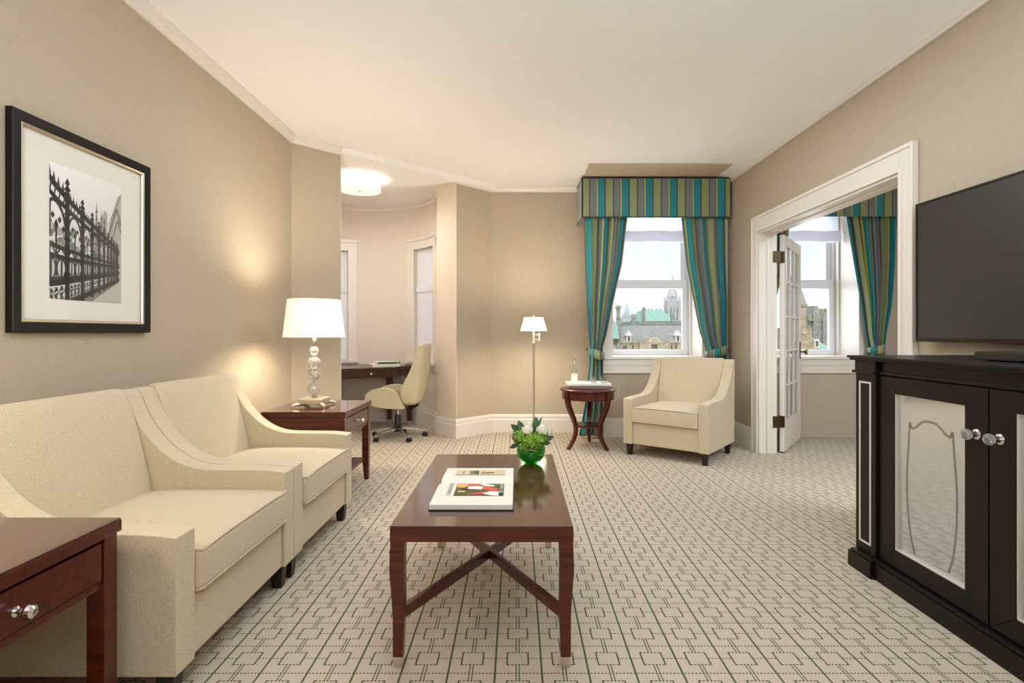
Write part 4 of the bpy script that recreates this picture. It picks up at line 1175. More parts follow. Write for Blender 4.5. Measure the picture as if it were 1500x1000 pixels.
bm = B(); bm_lathe(bm, [(.045, .075), (.05, .085), (.045, .12), (.03, .13)], 24); obj('hub', bm, 'black', t)
for k in range(5):
    a = math.radians(-127 + 72 * k) - hd
    c_, s_ = math.cos(a), math.sin(a)
    bm = B(); pth = [(r * c_, r * s_, z) for r, z in ((.03, .105), (.12, .10), (.22, .085), (.295, .070))]
    bm_sweep(bm, pth, [(.020, .012), (.017, .011), (.014, .009), (.011, .008)], (0, 0, 1)); obj('base_arm', bm, 'chrome', t, bevel=.003)
    bm = B(); bm_lathe(bm, [(.009, .05), (.012, .075), (.010, .082)], 10, (.295 * c_, .295 * s_, 0)); o = obj('caster_stem', bm, 'chrome', t)
    a2 = a + .6
    for sgn in (-1, 1):
        bm = B(); bm_lathe(bm, [(0, -.010), (.022, -.010), (.026, -.006), (.026, .006), (.022, .010), (0, .010)], 20)
        w_ = obj('caster_wheel', bm, 'black', o); w_.rotation_euler = (PI / 2, 0, a2); w_.location = (.295 * c_ + .014 * sgn * math.sin(a2), .295 * s_ - .014 * sgn * math.cos(a2), .0262)

# ceiling light of the alcove
t = thing('ceiling_light', 'round white drum ceiling light in the alcove', 'ceiling light', (-1.665, 5.76, 0))
LR = .212
bm = B(); bm_lathe(bm, [(LR, 2.655), (LR, 2.775)], 56, cap=False); obj('drum_shade', bm, 'drum', t, smooth=60)
bm = B(); bm_lathe(bm, [(0, 2.652), (LR - .002, 2.652), (LR - .002, 2.656), (0, 2.656)], 56, cap=False); obj('diffuser', bm, 'drum', t, smooth=30)
bm = B()
for z in (2.69, 2.735):
    for k in range(72):
        a = 2 * PI * k / 72
        bm_box(bm, (-.004, -.002, z - .002), (.004, .002, z + .002), Matrix.Translation((LR * 1.004 * math.cos(a), LR * 1.004 * math.sin(a), 0)) @ Matrix.Rotation(a + PI / 2, 4, 'Z'))
obj('trim_beads', bm, 'champagne', t, smooth=0)
bm = B(); bm_lathe(bm, [(0, 2.638), (.006, 2.641), (.008, 2.648), (.012, 2.652)], 14, cap=False); obj('finial', bm, 'nickel', t)
bm = B(); bm_lathe(bm, [(.06, 2.77), (.06, 2.789)], 24); obj('canopy', bm, 'nickel', t)

# ================================================================== MEDIA CABINET, DEVICE, TELEVISION
t = thing('media_cabinet', 'black wood cabinet with mirrored doors and crystal knobs under the television', 'cabinet', (1.95, 1.95, 0))
cx, cy = 1.95, 1.95
CX0, CX1 = 1.70 - cx, 2.29 - cx         # door face plane .. back
CY1 = .745; H = 1.038                   # half length
bm = B(); bm_box(bm, (CX0 + .03, -CY1 + .03, .09), (CX1, CY1 - .03, .985)); obj('carcass', bm, 'espresso', t, bevel=.002)
bm = B()
bm_box(bm, (CX0 - .035, -CY1 + .15, 0), (CX1, CY1 - .15, .075)); bm_box(bm, (CX0 - .028, -CY1 + .15, .075), (CX1, CY1 - .15, .088))
for s in (-1, 1):
    y0, y1 = sorted((s * (CY1 + .004), s * (CY1 - .168)))
    bm_box(bm, (CX0 - .055, y0, 0), (CX1, y1, .078)); bm_box(bm, (CX0 - .046, y0 + (.009 if s < 0 else .0), .078), (CX1, y1 - (.009 if s > 0 else 0), .09))
obj('plinth', bm, 'espresso', t, bevel=.004)
bm = B(); bm_box(bm, (CX0 - .052, -CY1 - .018, H - .012), (CX1 + .01, CY1 + .018, H)); bm_box(bm, (CX0 - .042, -CY1 - .010, H - .022), (CX1 + .01, CY1 + .010, H - .012)); o = obj('cabinet_top', bm, 'espresso', t, bevel=.002)
bm = B(); bm_box(bm, (CX0 - .002, -CY1 + .17, .965), (CX1, CY1 - .17, H - .022)); bm_box(bm, (CX0 - .010, -CY1 + .168, .955), (CX1, CY1 - .168, .967))
for s in (-1, 1):
    y0, y1 = sorted((s * (CY1), s * (CY1 - .155)))
    bm_box(bm, (CX0 - .022, y0, .965), (CX1, y1, H - .022)); bm_box(bm, (CX0 - .032, y0 - (.008 if s < 0 else 0), .953), (CX1, y1 + (.008 if s > 0 else 0), .966))
obj('frieze', bm, 'espresso', t, bevel=.002)
for s in (-1, 1):
    y0, y1 = sorted((s * (CY1 - .002), s * (CY1 - .150)))
    bm = B(); bm_box(bm, (CX0 - .018, y0, .09), (CX1, y1, .954)); p = obj('pilaster', bm, 'espresso', t, bevel=.003)
    bm = B(); xx = CX0 - .018
    i0, i1, z0, z1, w_ = y0 + .030, y1 - .030, .135, .915, .010
    for c0, c1 in (((xx - .004, i0, z0), (xx + .001, i0 + w_, z1)), ((xx - .004, i1 - w_, z0), (xx + .001, i1, z1)), ((xx - .004, i0 + w_, z0), (xx + .001, i1 - w_, z0 + w_)), ((xx - .004, i0 + w_, z1 - w_), (xx + .001, i1 - w_, z1))): bm_box(bm, c0, c1)
    obj('inlay_frame', bm, 'inlay', p, bevel=.002)
def door(s):
    """s=+1: far door, -1: near door"""
    y0, y1 = sorted((s * .003, s * .590))
    z0, z1, fw = .095, .948, .103
    bm = B()
    fb, ft = fw * .78, fw * .72
    o4 = [(y0, z0), (y1, z0), (y1, z1), (y0, z1)]; i4 = [(y0 + fw, z0 + fb), (y1 - fw, z0 + fb), (y1 - fw, z1 - ft), (y0 + fw, z1 - ft)]
    for k in range(4):                       # four mitred members
        kk = (k + 1) % 4; q4 = [o4[k], o4[kk], i4[kk], i4[k]]
        fa = [bm.verts.new((CX0 - .004, y, z)) for y, z in q4]; ba = [bm.verts.new((CX0 + .022, y, z)) for y, z in q4]
        bm.faces.new(fa); bm.faces.new(ba[::-1])
        for m_ in range(4): bm.faces.new((fa[m_], ba[m_], ba[(m_ + 1) % 4], fa[(m_ + 1) % 4]))
    d = obj('door', bm, 'espresso', t, bevel=.002)
    ya, yb, za, zb = y0 + fw, y1 - fw, z0 + fw * .78, z1 - fw * .72
    bm = B()
    for c0, c1 in (((CX0 - .001, ya - .001, za), (CX0 + .016, ya + .004, zb)), ((CX0 - .001, yb - .003, za), (CX0 + .016, yb + .001, zb)), ((CX0 - .001, ya, za - .001), (CX0 + .016, yb, za + .004)), ((CX0 - .001, ya, zb - .003), (CX0 + .016, yb, zb + .001))): bm_box(bm, c0, c1)
    obj('mirror_bead', bm, 'inlay', d, bevel=.001)
    xm = CX0 + .010
    tl = .004                                  # the mirror plate leans a little in its rebate
    sl_ = lambda z: xm + tl * (zb - z) / (zb - za)
    bm = B(); bm_profile = [bm.verts.new(p) for p in ((sl_(za), ya, za), (sl_(za), yb, za), (xm, yb, zb), (xm, ya, zb))]; bm.faces.new(bm_profile[::-1]); m = obj('mirror', bm, 'mirror', d, smooth=0)
    # etched urn outline
    W_, H_ = yb - ya, zb - za
    half = catmull([(.0, .865), (.10, .858), (.21, .815), (.27, .800)], 5) + [(.305, .835)] + catmull([(.305, .835), (.325, .70), (.355, .50), (.345, .30), (.30, .13), (.24, .03)], 5)
    line = [(-a, b) for a, b in half[::-1]] + half
    pts = [((ya + yb) / 2 + a * W_, za + b * H_) for a, b in line]
    bm = B()
    for q in stroke(pts, .010):
        vs = [bm.verts.new((sl_(z) - .0006, y, z)) for y, z in q]; bm.faces.new(vs)
    obj('etched_outline', bm, 'etch', m, smooth=0)
    ky = (y0 + .045) if s > 0 else (y1 - .045)
    bm = B(); bm_lathe(bm, [(.019, 0), (.019, .004), (.012, .008), (.008, .02), (.010, .028)], 20); k = obj('knob', bm, 'chrome', d); k.location = (CX0 - .004, ky, .776); k.rotation_euler = (0, -PI / 2, 0)
    bm = B(); bm_lathe(bm, [(.010, .026), (.018, .031), (.021, .040), (.018, .050), (.010, .056), (0, .058)], 12); obj('knob_head', bm, 'crystal', k, smooth=25)
door(1); door(-1)
t = thing('media_player', 'flat black box lying on the cabinet top below the television', 'media player', (2.05, 1.98, H + .0005))
bm = B(); bm_box(bm, (-.20, -.20, .004), (.20, .215, .036)); obj('player_case', bm, 'black', t, bevel=.003)
bm = B(); bm_box(bm, (-.202, -.19, .010), (-.199, .20, .013)); obj('front_slot', bm, 'screen', t)
bm = B()
for sx in (-1, 1):
    for sy in (-1, 1): bm_lathe(bm, [(.012, 0), (.012, .005)], 12, (sx * .17, sy * .17, 0))
obj('rubber_feet', bm, 'black', t)

t = thing('television', 'large flat black television on the right wall above the cabinet', 'television', (2.24, 2.37, 1.10))
TW, TH = .675, .768
bm = B(); bm_box(bm, (.002, -TW + .002, .002), (.032, TW - .002, TH - .002)); obj('cabinet_back', bm, 'black', t, bevel=.006)
bm = B(); b_ = .011
for c0, c1 in (((-.004, -TW, 0), (.012, TW, .022)), ((-.004, -TW, TH - b_), (.012, TW, TH)), ((-.004, -TW, .022), (.012, -TW + b_, TH - b_)), ((-.004, TW - b_, .022), (.012, TW, TH - b_))): bm_box(bm, c0, c1)
obj('bezel', bm, 'bezel', t, bevel=.001)
bm = B(); bm_box(bm, (.0, -TW + b_, .022), (.004, TW - b_, TH - b_)); obj('screen', bm, 'screen', t, smooth=0)
bm = B(); bm_box(bm, (.032, -.2, .2), (.0845, .2, .55)); obj('wall_bracket', bm, 'black', t, bevel=.004)

# ================================================================== FRAMED PHOTOGRAPH ON THE LEFT WALL
t = thing('framed_photograph', 'black framed black and white photograph of an ornate iron fence on the left wall', 'picture', (XL + .002, 2.431, 1.15))
PW, PH = .386, .855            # half width, height
bm = B()
# bevelled moulding : outer thick, inner thin
def frame_loop(bm, o0, o1, profile):
    """profile: list of (inset, x height) around a rectangle (y half o0, z 0..o1)"""
    rings = []
    for ins, x in profile:
        rings.append([bm.verts.new((x, y, z)) for y, z in ((-o0 + ins, ins), (o0 - ins, ins), (o0 - ins, o1 - ins), (-o0 + ins, o1 - ins))])
    for A, Bq in zip(rings, rings[1:]):
        for i in range(4):
            j = (i + 1) % 4; bm.faces.new((A[i], A[j], Bq[j], Bq[i]))
frame_loop(bm, PW, PH, [(0, 0), (0, .026), (.004, .030), (.040, .024), (.042, .018), (.042, .0)]); obj('frame_moulding', bm, 'frame_black', t, smooth=20)
bm = B(); frame_loop(bm, PW, PH, [(.041, .0), (.041, .024), (.044, .026), (.050, .022), (.054, .016), (.054, .0)]); obj('inner_fillet', bm, 'silver', t, smooth=20)
bm = B(); bm_box(bm, (.002, -PW + .03, .03), (.010, PW - .03, PH - .03)); obj('mat_board', bm, 'matboard', t, smooth=0)
# photo, drawn flat: u along +y from 0..w , v up 0..h
Wp, Hp = .404, .565
y_off, z_off = -.205, .140
polys = []
def P(pts, g, layer):
    c = (int(g * 1.0), int(g * .965), int(g * .90)) if not isinstance(g, list) else [(int(q), int(q * .985), int(q * .955)) for q in g]
    polys.append(([(a * Wp, b * Hp) for a, b in pts], c, layer))
P([(0, 0), (1, 0), (1, 1), (0, 1)], [196, 196, 226, 238], 1)
rp = random.Random(3)
# far trees / buildings low band
for k in range(60):
    x = rp.uniform(0, .7); y = rp.uniform(.36, .56) - .12 * x; r = rp.uniform(.02, .05)
    P([(x + r * math.cos(q * PI / 3), min(.62, y + r * .8 * math.sin(q * PI / 3))) for q in range(6)], rp.uniform(120, 180), 2)
# cathedral to the right
P([(.80, .12), (1, .15), (1, .94), (.94, .90), (.86, .74), (.80, .66)], 176, 3)
for k in range(7): P([(.83 + k * .022, .70 + k * .032), (.85 + k * .022, .73 + k * .032), (.86 + k * .022, .70 + k * .032)], 120, 4)
for q in stroke([(.80, .55), (.86, .68), (.93, .80), (1.0, .66)], .03): P(q, 130, 4)
for q in stroke([(.84, .5), (.90, .62), (.94, .70), (1.0, .60)], .016): P(q, 118, 4)
P([(.70, .5), (.78, .48), (.78, .74), (.74, .76), (.70, .70)], 168, 3)
for x, h in ((.62, .82), (.69, .77), (.735, .75)):
    P([(x - .022, .45), (x + .022, .45), (x + .008, h - .08), (x, h), (x - .008, h - .08)], 138, 4)
    for k in range(4): P([(x - .02, h - .10 - .06 * k), (x + .02, h - .10 - .06 * k), (x, h - .06 - .06 * k)], 110, 5)
# pavement
P([(.45, .0), (1, 0), (1, .20), (.86, .16)], 186, 5)
P([(.30, 0), (.55, 0), (.95, .175), (.90, .185)], 128, 6)
# fence in perspective: horizon left->right
def fy(x, v):      # v = 0 base .. 1 top rail at x
    top = .89 - .46 * x ** .85; bot = -.12 + .33 * x
    return bot + (top - bot) * v
X_ = [k / 40 * .97 for k in range(41)]
G = 48
for v, w in ((1.0, .030), (.90, .022), (.52, .018), (.44, .020), (.24, .034), (.02, .03)):
    pts = [(x, fy(x, v)) for x in X_]
    for (x0, y0), (x1, y1) in zip(pts, pts[1:]):
        h0, h1 = w * (1 - .6 * x0), w * (1 - .6 * x1)
        P([(x0, y0 - h0), (x1, y1 - h1), (x1, y1 + h1), (x0, y0 + h0)], G + 40 * x0, 7)
posts = [.0]
step = .215
x = .22
posts = [.22, .42, .555, .655, .73, .79, .84, .88, .915, .94]
allp = [.02] + posts
for i, x in enumerate(posts):
    w = .030 * (1 - .75 * x) + .004; g = G - 8 + 50 * x
    P([(x - w, fy(x, -.05)), (x + w, fy(x, -.05)), (x + w, fy(x, 1.06)), (x - w, fy(x, 1.06))], g, 8)
    hgt = fy(x, 1) - fy(x, 0)
    for dv, m in ((1.02, 1.2), (1.08, 1.5), (1.14, 1.1)): P([(x - w * m, fy(x, dv)), (x, fy(x, dv - .03)), (x + w * m, fy(x, dv)), (x, fy(x, dv + .05))], g, 9)
    for dv in (.30, .62, .85): P([(x - w * 1.7, fy(x, dv)), (x, fy(x, dv - .03)), (x + w * 1.7, fy(x, dv)), (x, fy(x, dv + .03))], g, 9)
for xa, xb in zip([-.06] + posts, posts):
    m = (xa + xb) / 2; s = (xb - xa)
    g = G + 10 + 50 * m
    wl = .10 * s
    def seg(f, v): 
        x = xa + s * f; return (max(0, x), fy(max(0, x), v))
    arch = [seg(.5 - .46 * math.cos(q * PI / 10), .58 + .30 * math.sin(q * PI / 10) ** .8) for q in range(11)]
    for q in stroke(arch, wl): P(q, g, 8)
    for f in (.18, .35, .65, .82):                       # cusps in the arch
        a = seg(f, .80 - abs(f - .5) * .35); P([(a[0] - wl * .9, a[1]), (a[0], a[1] - wl), (a[0] + wl * .9, a[1]), (a[0], a[1] + wl)], g, 9)
    for q in stroke([seg(.5, .22), seg(.5, .66)], wl * .8): P(q, g, 8)
    a = seg(.5, .69); P([(a[0] - wl, a[1]), (a[0], a[1] - wl * 1.6), (a[0] + wl, a[1]), (a[0], a[1] + wl * 1.6)], g, 9)
    for cxx in (.27, .73):                               # scroll rings in the lower panel
        ring = [seg(cxx + .20 * math.cos(q * PI / 6), .345 + .085 * math.sin(q * PI / 6)) for q in range(13)]
        for q in stroke(ring, wl * .7): P(q, g, 8)
        for q in stroke([seg(cxx - .2, .46), seg(cxx, .53), seg(cxx + .2, .46)], wl * .6): P(q, g, 8)
        for q in stroke([seg(cxx, .26), seg(cxx + .02, .43)], wl * .8): P(q, g, 8)
    for f in (.15, .38, .62, .85):                       # leafy lower lattice
        for v in (.07, .15):
            a = seg(f, v); r = .17 * s
            for q in range(4):
                an = PI / 4 + q * PI / 2; P([(a[0], a[1]), (a[0] + r * math.cos(an - .35), a[1] + r * .8 * math.sin(an - .35)), (a[0] + r * 1.3 * math.cos(an), a[1] + r * math.sin(an)), (a[0] + r * math.cos(an + .35), a[1] + r * .8 * math.sin(an + .35))], g, 8)
    for f in (.2, .4, .6, .8):
        for q in stroke([seg(f, .90), seg(f + .1, 1.0)], wl * .6): P(q, g, 8)
        a = seg(f, 1.05); P([(a[0] - wl * .7, a[1] - wl), (a[0] + wl * .7, a[1] - wl), (a[0], a[1] + wl * 1.6)], g, 8)
# clip to the sheet
def clip(poly, axis, lim, keep_less):
    out = []
    for i, p in enumerate(poly):
        q = poly[(i + 1) % len(poly)]
        ip = (p[axis] <= lim) if keep_less else (p[axis] >= lim); iq = (q[axis] <= lim) if keep_less else (q[axis] >= lim)
        if ip: out.append(p)
        if ip != iq:
            f = (lim - p[axis]) / (q[axis] - p[axis]); out.append((p[0] + (q[0] - p[0]) * f, p[1] + (q[1] - p[1]) * f))
    return out
clipped = []
for pts, c, l in polys:
    if isinstance(c, list): clipped.append((pts, c, l)); continue
    for ax, lim, kl in ((0, 0, False), (0, Wp, True), (1, 0, False), (1, Hp, True)):
        if len(pts) >= 3: pts = clip(pts, ax, lim, kl)
    if len(pts) >= 3: clipped.append((pts, c, l))
art('photograph', clipped, 'photo', (.0102, y_off, z_off), (0, 1, 0), (0, 0, 1), t, .00012)
bm = B(); bm_box(bm, (.0148, -PW + .05, .05), (.0156, PW - .05, PH - .05)); obj('picture_glass', bm, 'cover_glass', t, smooth=0)
# ================================================================== VIEW OUTSIDE (stone government buildings, copper roofs)
F = 795.0
def wx(px, D): return (px - 757) * D / F
def wz(py, D): return 1.15 - (py - 487) * D / F
GZ = -14.0
bm = B(); bm_box(bm, (-60, 20, GZ - .3), (160, 320, GZ)); struct('street', bm, 'street', smooth=0)
def hip(bm, x0, x1, y0, y1, z0, z1, inx, iny):
    a = [bm.verts.new(p) for p in ((x0, y0, z0), (x1, y0, z0), (x1, y1, z0), (x0, y1, z0))]
    b = [bm.verts.new(p) for p in ((x0 + inx, y0 + iny, z1), (x1 - inx, y0 + iny, z1), (x1 - inx, y1 - iny, z1), (x0 + inx, y1 - iny, z1))]
    bm.faces.new(a[::-1]); bm.faces.new(b)
    for i in range(4):
        j = (i + 1) % 4; bm.faces.new((a[i], a[j], b[j], b[i]))
# --- slate roofed building right across the street
D = 60.0
t = thing('government_building', 'long stone building with grey slate mansard roof and white dormers outside the window', 'building', (wx(953, D), D, GZ))
ox, oy, oz = wx(953, D), D, GZ
lx = lambda px: wx(px, D) - ox
lz = lambda py: wz(py, D) - oz
bm = B(); bm_box(bm, (lx(880), 0, 0), (lx(1040), 9, lz(500)))
bm_box(bm, (lx(880), -.12, lz(502.5)), (lx(1040), 0, lz(500.5))); obj('stone_wall', bm, 'stone', t, smooth=0)
bm = B(); hip(bm, lx(901), lx(1040), .15, 8.8, lz(500.5), lz(475), .9, 1.5); obj('slate_roof', bm, 'slate', t, smooth=0)
bm = B(); bm_box(bm, (lx(908), 1.55, lz(475.3)), (lx(1035), 1.75, lz(473.8))); obj('roof_ridge', bm, 'stone_dark', t, smooth=0)
for px in (921, 993):
    bm = B(); x0, x1 = lx(px - 3.3), lx(px + 3.3)
    bm_box(bm, (x0, -.05, lz(500)), (x1, 1.2, lz(491)))
    a = [bm.verts.new(p) for p in ((x0 - .12, -.15, lz(491.5)), (x1 + .12, -.15, lz(491.5)), (lx(px), -.15, lz(484)))]; b = [bm.verts.new((v.co.x, 1.6, v.co.z)) for v in a]
    bm.faces.new(a); bm.faces.new(b[::-1])
    for i in range(3): bm.faces.new((a[i], b[i], b[(i + 1) % 3], a[(i + 1) % 3]))
    d = obj('dormer', bm, 'dormer_white', t, smooth=0)
    bm = B(); bm_box(bm, (lx(px - 1.6), -.10, lz(499)), (lx(px + 1.6), -.04, lz(492.5))); obj('dormer_window', bm, 'dark_opening', d, smooth=0)
bm = B(); g = []
N = 14
pts = [(lx(935), lz(512)), (lx(935), lz(498.5)), (lx(946), lz(498.5))] + [(lx(956.5) - (lx(966) - lx(956.5)) * math.cos(PI * k / N), lz(498.5) + (lz(491.8) - lz(498.5)) * math.sin(PI * k / N)) for k in range(N + 1)] + [(lx(967), lz(498.5)), (lx(978), lz(498.5)), (lx(978), lz(512))]
a = [bm.verts.new((x, -.6, z)) for x, z in pts]; b = [bm.verts.new((x, .8, z)) for x, z in pts]
bm.faces.new(a); bm.faces.new(b[::-1])
for i in range(len(pts)): bm.faces.new((a[i], b[i], b[(i + 1) % len(pts)], a[(i + 1) % len(pts)]))
gb = obj('arched_gable', bm, 'stone', t, smooth=0)
bm = B()
prev = None
for k in range(N + 1):
    an = PI * k / N; r0, r1 = 6.5, 8.0
    q = [bm.verts.new((lx(956.5) - r * D / F * math.cos(an), -.66, lz(500.5) + r * .82 * D / F * math.sin(an))) for r in (r0, r1)]
    if prev: bm.faces.new((prev[0], q[0], q[1], prev[1]))
    prev = q
obj('arch_moulding', bm, 'dormer_white', gb, smooth=0)
for px in (953.6, 955.6, 958.0, 960.0):
    bm = B(); bm_box(bm, (lx(px - .75), -.66, lz(509.5)), (lx(px + .75), -.58, lz(503.5))); obj('gable_window', bm, 'dark_opening', gb, smooth=0)
for px in (914, 917, 927, 984, 990):
    bm = B(); bm_box(bm, (lx(px - .9), -.06, lz(511)), (lx(px + .9), 0.02, lz(505))); obj('wall_window', bm, 'dark_opening', t, smooth=0)
def chimney(parent, px, w, top, bot, y, mat='stone_dark', cap=1.25):
    bm = B(); x0, x1 = lx(px - w / 2), lx(px + w / 2); e = (x1 - x0)
    bm_box(bm, (x0, y, lz(bot)), (x1, y + e, lz(top) - .25)); m = (x0 + x1) / 2
    bm_box(bm, (m - e * cap / 2, y - e * (cap - 1) / 2, lz(top) - .34), (m + e * cap / 2, y + e * (cap + 1) / 2, lz(top) - .16)); bm_box(bm, (m - e * .45, y, lz(top) - .16), (m + e * .45, y + e * .9, lz(top)))
    bm_box(bm, (m - e * .62, y - .08, lz(top + 20)), (m + e * .62, y + e + .08, lz(top + 20) + .15))
    obj('chimney', bm, mat, parent, smooth=0)
chimney(t, 905.5, 4.8, 447, 512, -.3, cap=1.7)
chimney(t, 935, 6.2, 459, 480, 2.2); chimney(t, 950.3, 3.6, 448.5, 480, 2.2); chimney(t, 993, 3.4, 458, 480, 2.2)
bm = B(); hip(bm, lx(893), lx(905), -.9, 1.8, lz(496), lz(474), .2, .4); obj('copper_turret_roof', bm, 'copper', t, smooth=0)
bm = B(); bm_lathe(bm, [(lx(905) - lx(897), 0), (lx(905) - lx(897), lz(495))], 10, (lx(898.5), .5, 0)); obj('corner_turret', bm, 'stone', t, smooth=30)
# --- copper roofed hall behind
D = 90.0
ox, oy, oz = wx(965, D), D, GZ
t = thing('copper_roof_hall', 'hall with a pale green copper roof behind the slate roofed building', 'building', (ox, oy, oz))
bm = B(); bm_box(bm, (lx(935), 0, 0), (lx(999), 14, lz(470))); obj('stone_wall', bm, 'stone_dark', t, smooth=0)
bm = B(); hip(bm, lx(934), lx(1000), .0, 14, lz(475), lz(469), .6, .6); obj('lower_roof', bm, 'copper', t, smooth=0)
bm = B()
a = [bm.verts.new(p) for p in ((lx(945), .6, lz(470)), (lx(990), .6, lz(470)), (lx(990), 13, lz(470)), (lx(945), 13, lz(470)), (lx(952), 3.4, lz(452.5)), (lx(978), 3.4, lz(452.5)), (lx(978), 9, lz(452.5)), (lx(952), 9, lz(452.5)))]
for f in ((0, 1, 5, 4), (1, 2, 6, 5), (2, 3, 7, 6), (3, 0, 4, 7), (4, 5, 6, 7), (3, 2, 1, 0)): bm.faces.new([a[i] for i in f])
obj('copper_roof', bm, 'copper', t, smooth=0)
bm = B()
for px in (953, 958, 963, 970, 976): bm_box(bm, (lx(px - .7), 3.4, lz(453)), (lx(px + .7), 3.9, lz(451)))
obj('roof_finials', bm, 'stone_dark', t, smooth=0)
# --- tall clock tower far away
D = 150.0
ox, oy, oz = wx(985, D), D, GZ
t = thing('clock_tower', 'tall pale stone tower with a pointed spire on the skyline', 'tower', (ox, oy, oz))
w = lx(993) - lx(985)
bm = B(); bm_box(bm, (-w, -w, 0), (w, w, lz(448))); 
for sx in (-1, 1):
    for sy in (-1, 1): bm_box(bm, (sx * w - .35, sy * w - .35, 0), (sx * w + .35, sy * w + .35, lz(441)))
obj('shaft', bm, 'stone_far', t, smooth=0)
bm = B(); bm_box(bm, (-w * .72, -w * .72, lz(448)), (w * .72, w * .72, lz(434))); obj('belfry', bm, 'stone_far', t, smooth=0)
bm = B()
for px in (980.5, 985, 989.5): bm_box(bm, (lx(px - 1), -w - .06, lz(470)), (lx(px + 1), -w + .05, lz(452)))
obj('louvre_openings', bm, 'stone_dark', t, smooth=0)
bm = B()
for sx in (-1, 1):
    for sy in (-1, 1): bm_lathe(bm, [(.42, lz(441)), (0, lz(432.5))], 6, (sx * w, sy * w, 0))
obj('corner_pinnacles', bm, 'stone_far', t, smooth=0)
bm = B(); bm_lathe(bm, [(w * .95, lz(435)), (w * .62, lz(425)), (w * .45, lz(420)), (.10, lz(404)), (0, lz(399))], 8, a0=PI / 8); obj('spire', bm, 'stone_far', t, smooth=0)
# --- library spire on the left
D = 140.0
ox, oy, oz = wx(919.5, D), D, GZ
t = thing('library_turret', 'small stone turret with a pale copper spire behind the tall chimney', 'tower', (ox, oy, oz))
w = lx(926) - lx(919.5)
bm = B(); bm_box(bm, (-w * 1.2, 0, 0), (w * 1.2, w * 2, lz(467))); 
for k in (-1.1, -.4, .4, 1.1): bm_lathe(bm, [(.3, lz(467)), (.3, lz(463)), (0, lz(457))], 6, (k * w, .2, 0))
obj('turret_base', bm, 'stone_far', t, smooth=0)
bm = B(); bm_lathe(bm, [(w * .85, lz(466)), (w * .5, lz(455)), (.12, lz(444)), (0, lz(441))], 8, (0, w, 0)); obj('copper_spire', bm, 'copper_far', t, smooth=0)
bm = B(); bm_box(bm, (lx(895), 2, 0), (lx(928), 8, lz(470.5)))
for px in (896, 900, 912, 925): bm_lathe(bm, [(.5, lz(471)), (0, lz(462))], 4, (lx(px), 3, 0))
obj('wing', bm, 'stone_far', t, smooth=0)
# --- beyond the next room's window
D = 40.0
ox, oy, oz = wx(1172, D), D, GZ
t = thing('stone_tower', 'rough stone tower with a grey pointed roof outside the doorway window', 'tower', (ox, oy, oz))
bm = B(); bm_box(bm, (lx(1158), 0, 0), (lx(1181), 1.2, lz(446))); bm_box(bm, (lx(1156), -.08, lz(449)), (lx(1182.5), 1.3, lz(445.5))); bm_box(bm, (lx(1150), -.5, 0), (lx(1184), 1.2, lz(480)))
bm_box(bm, (lx(1150), -.8, 0), (lx(1191), .4, lz(497))); obj('tower_body', bm, 'stone_tower', t, smooth=0)
bm = B(); hip(bm, lx(1157), lx(1182), 0, 1.25, lz(446), lz(400), .45, .6); obj('tower_roof', bm, 'slate', t, smooth=0)
bm = B(); bm_lathe(bm, [(0, 0), (.18, 0), (.20, .02), (.20, .03)], 16); o = obj('round_plaque', bm, 'stone', t); o.location = (lx(1172.5), -.52, lz(485)); o.rotation_euler = (PI / 2, 0, 0)
bm = B(); bm_box(bm, (lx(1185.5), -.86, lz(507)), (lx(1189.5), -.78, lz(499))); obj('arched_window', bm, 'dark_opening', t, smooth=0)
bm = B(); bm_box(bm, (lx(1184.2), -.84, lz(509)), (lx(1190.8), -.79, lz(496.5))); obj('window_surround', bm, 'dormer_white', t, smooth=0)
D = 95.0
ox, oy, oz = wx(1200, D), D, GZ
t = thing('mansard_building', 'distant grey stone building with a steep mansard roof outside the doorway window', 'building', (ox, oy, oz))
bm = B(); bm_box(bm, (lx(1191), 0, 0), (lx(1206), 5, lz(462))); bm_box(bm, (lx(1185), .5, 0), (lx(1192), 5, lz(463))); bm_box(bm, (lx(1203), -.6, 0), (lx(1216), 5, lz(457))); obj('stone_wall', bm, 'stone_dark', t, smooth=0)
bm = B(); hip(bm, lx(1190.5), lx(1207), 0, 5, lz(463), lz(447.5), .7, .8); obj('mansard_roof', bm, 'stone_dark', t, smooth=0)
bm = B()
for px in (1186, 1190, 1203.5, 1209, 1214): bm_box(bm, (lx(px - .9), -.5, lz(470)), (lx(px + .9), .3, lz(452 if px > 1195 else 460)))
obj('chimneys', bm, 'stone', t, smooth=0)
D = 70.0
ox, oy, oz = wx(1195, D), D, GZ
t = thing('copper_gable', 'sloping pale green copper roof between the stone tower and the mansard building', 'building', (ox, oy, oz))
bm = B(); bm_box(bm, (lx(1184), .3, 0), (lx(1226), 5, lz(512))); obj('stone_wall', bm, 'stone', t, smooth=0)
bm = B()
a = [bm.verts.new(p) for p in ((lx(1180), 0, lz(514)), (lx(1226), 0, lz(514)), (lx(1180), 2.5, lz(482)), (lx(1192), 2.5, lz(482)), (lx(1215), 2.5, lz(503)), (lx(1226), 2.5, lz(512)))]
bm.faces.new((a[0], a[1], a[5], a[4], a[3], a[2]))
b = [bm.verts.new((v.co.x, 5, v.co.z - .3)) for v in (a[2], a[3], a[4], a[5])]
for i in range(3): bm.faces.new((a[2 + i], a[3 + i], b[i + 1], b[i]))
obj('copper_roof', bm, 'copper', t, smooth=0)

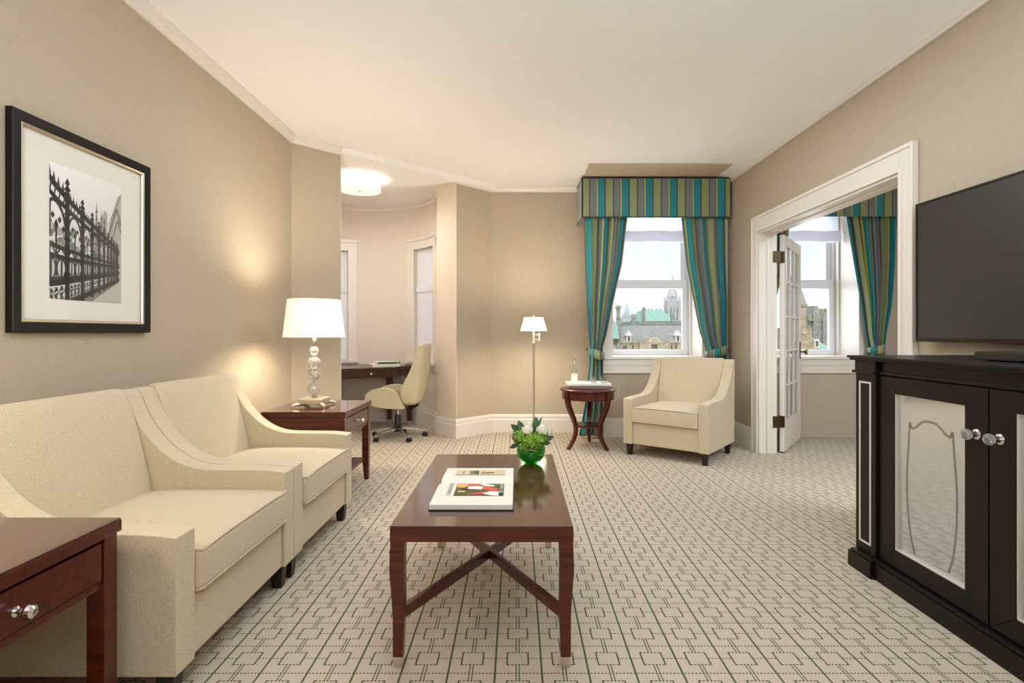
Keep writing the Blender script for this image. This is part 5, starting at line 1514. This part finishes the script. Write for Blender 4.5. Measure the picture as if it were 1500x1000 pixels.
# ================================================================== LIGHT
def point(name, loc, power, color, radius=.04):
    l = bpy.data.lights.new(name, 'POINT'); l.energy = power; l.color = color; l.shadow_soft_size = radius
    o = bpy.data.objects.new(name, l); COL.objects.link(o); o.location = loc; return o
def area(name, loc, rot, size, power, color, sy=None):
    l = bpy.data.lights.new(name, 'AREA'); l.energy = power; l.color = color; l.size = size
    if sy: l.shape = 'RECTANGLE'; l.size_y = sy
    o = bpy.data.objects.new(name, l); COL.objects.link(o); o.location = loc; o.rotation_euler = rot; return o
WARM = (1.0, .90, .75); SOFT = (1.0, .88, .74); NEUT = (.78, .89, 1.0)
point('table_lamp_bulb', (-1.476, 3.955, 1.235), 29, WARM, .09)
point('floor_lamp_bulb', (.175, 5.62, 1.245), 29, (1.0, .89, .74), .06)
point('near_lamp_bulb', (-1.45, 1.20, 1.24), 9, WARM, .06)
point('alcove_bulb', (-1.665, 5.76, 2.71), 60, (1.0, .98, .95), .05)
al = area('alcove_diffuser', (-1.665, 5.76, 2.634), (0, 0, 0), .38, 13, (1.0, .95, .90)); al.data.shape = 'DISK'
area('fill_rear', (.2, -1.2, 2.80), (math.radians(25), 0, 0), 2.6, 10, NEUT, 1.6)  # added fill behind the camera, no fixture there
area('bounce_fill', (.5, -.9, 1.7), (math.radians(180 - 26), 0, 0), 2.2, 106, NEUT, 1.2)  # unseen upward lamp added to brighten the ceiling
area('fill_room', (.4, 3.3, 2.82), (0, 0, 0), 2.4, 40, NEUT, 2.2)  # added overhead fill for the room, not a ceiling fitting
area('fill_next_room', (3.6, 2.4, 2.80), (0, 0, 0), 1.2, 84, NEUT)  # fill added to light the next room, no fitting modelled
area('window_daylight', (1.55, 6.70, 1.75), (-PI / 2, 0, 0), .9, 16, (.86, .93, 1.0), 1.6)
area('window_daylight_next', (3.28, 6.70, 1.75), (-PI / 2, 0, 0), .9, 16, (.86, .93, 1.0), 1.6)

sl = bpy.data.lights.new('hazy_sun', 'SUN'); sl.energy = 1.9; sl.angle = .2; sl.color = (1, .97, .92)
so = bpy.data.objects.new('hazy_sun', sl); COL.objects.link(so); so.rotation_euler = (math.radians(50), 0, math.radians(-12)); so.location = (0, -20, 40)
W = bpy.data.worlds.new('overcast_sky'); scene.world = W; W.use_nodes = True
nt = W.node_tree; nt.nodes.clear()
out = nt.nodes.new('ShaderNodeOutputWorld'); bg = nt.nodes.new('ShaderNodeBackground')
tc = nt.nodes.new('ShaderNodeTexCoord'); sp = nt.nodes.new('ShaderNodeSeparateXYZ'); rp_ = nt.nodes.new('ShaderNodeValToRGB')
nt.links.new(tc.outputs['Generated'], sp.inputs[0]); nt.links.new(sp.outputs[2], rp_.inputs[0])
e = rp_.color_ramp.elements; e[0].position = 0.0; e[0].color = rgb(244, 247, 250); e[1].position = .35; e[1].color = rgb(214, 230, 247)
nt.links.new(rp_.outputs[0], bg.inputs[0]); bg.inputs[1].default_value = 0.92
nt.links.new(bg.outputs[0], out.inputs[0])

scene.view_settings.view_transform = 'Standard'
scene.view_settings.look = 'None'
scene.view_settings.exposure = 0.43
scene.cycles.use_denoising = True
scene.cycles.max_bounces = 10; scene.cycles.diffuse_bounces = 6; scene.cycles.transparent_max_bounces = 16
scene.cycles.sample_clamp_indirect = 6.0
scene.cycles.caustics_reflective = False; scene.cycles.caustics_refractive = False
scene.cycles.blur_glossy = 0.5
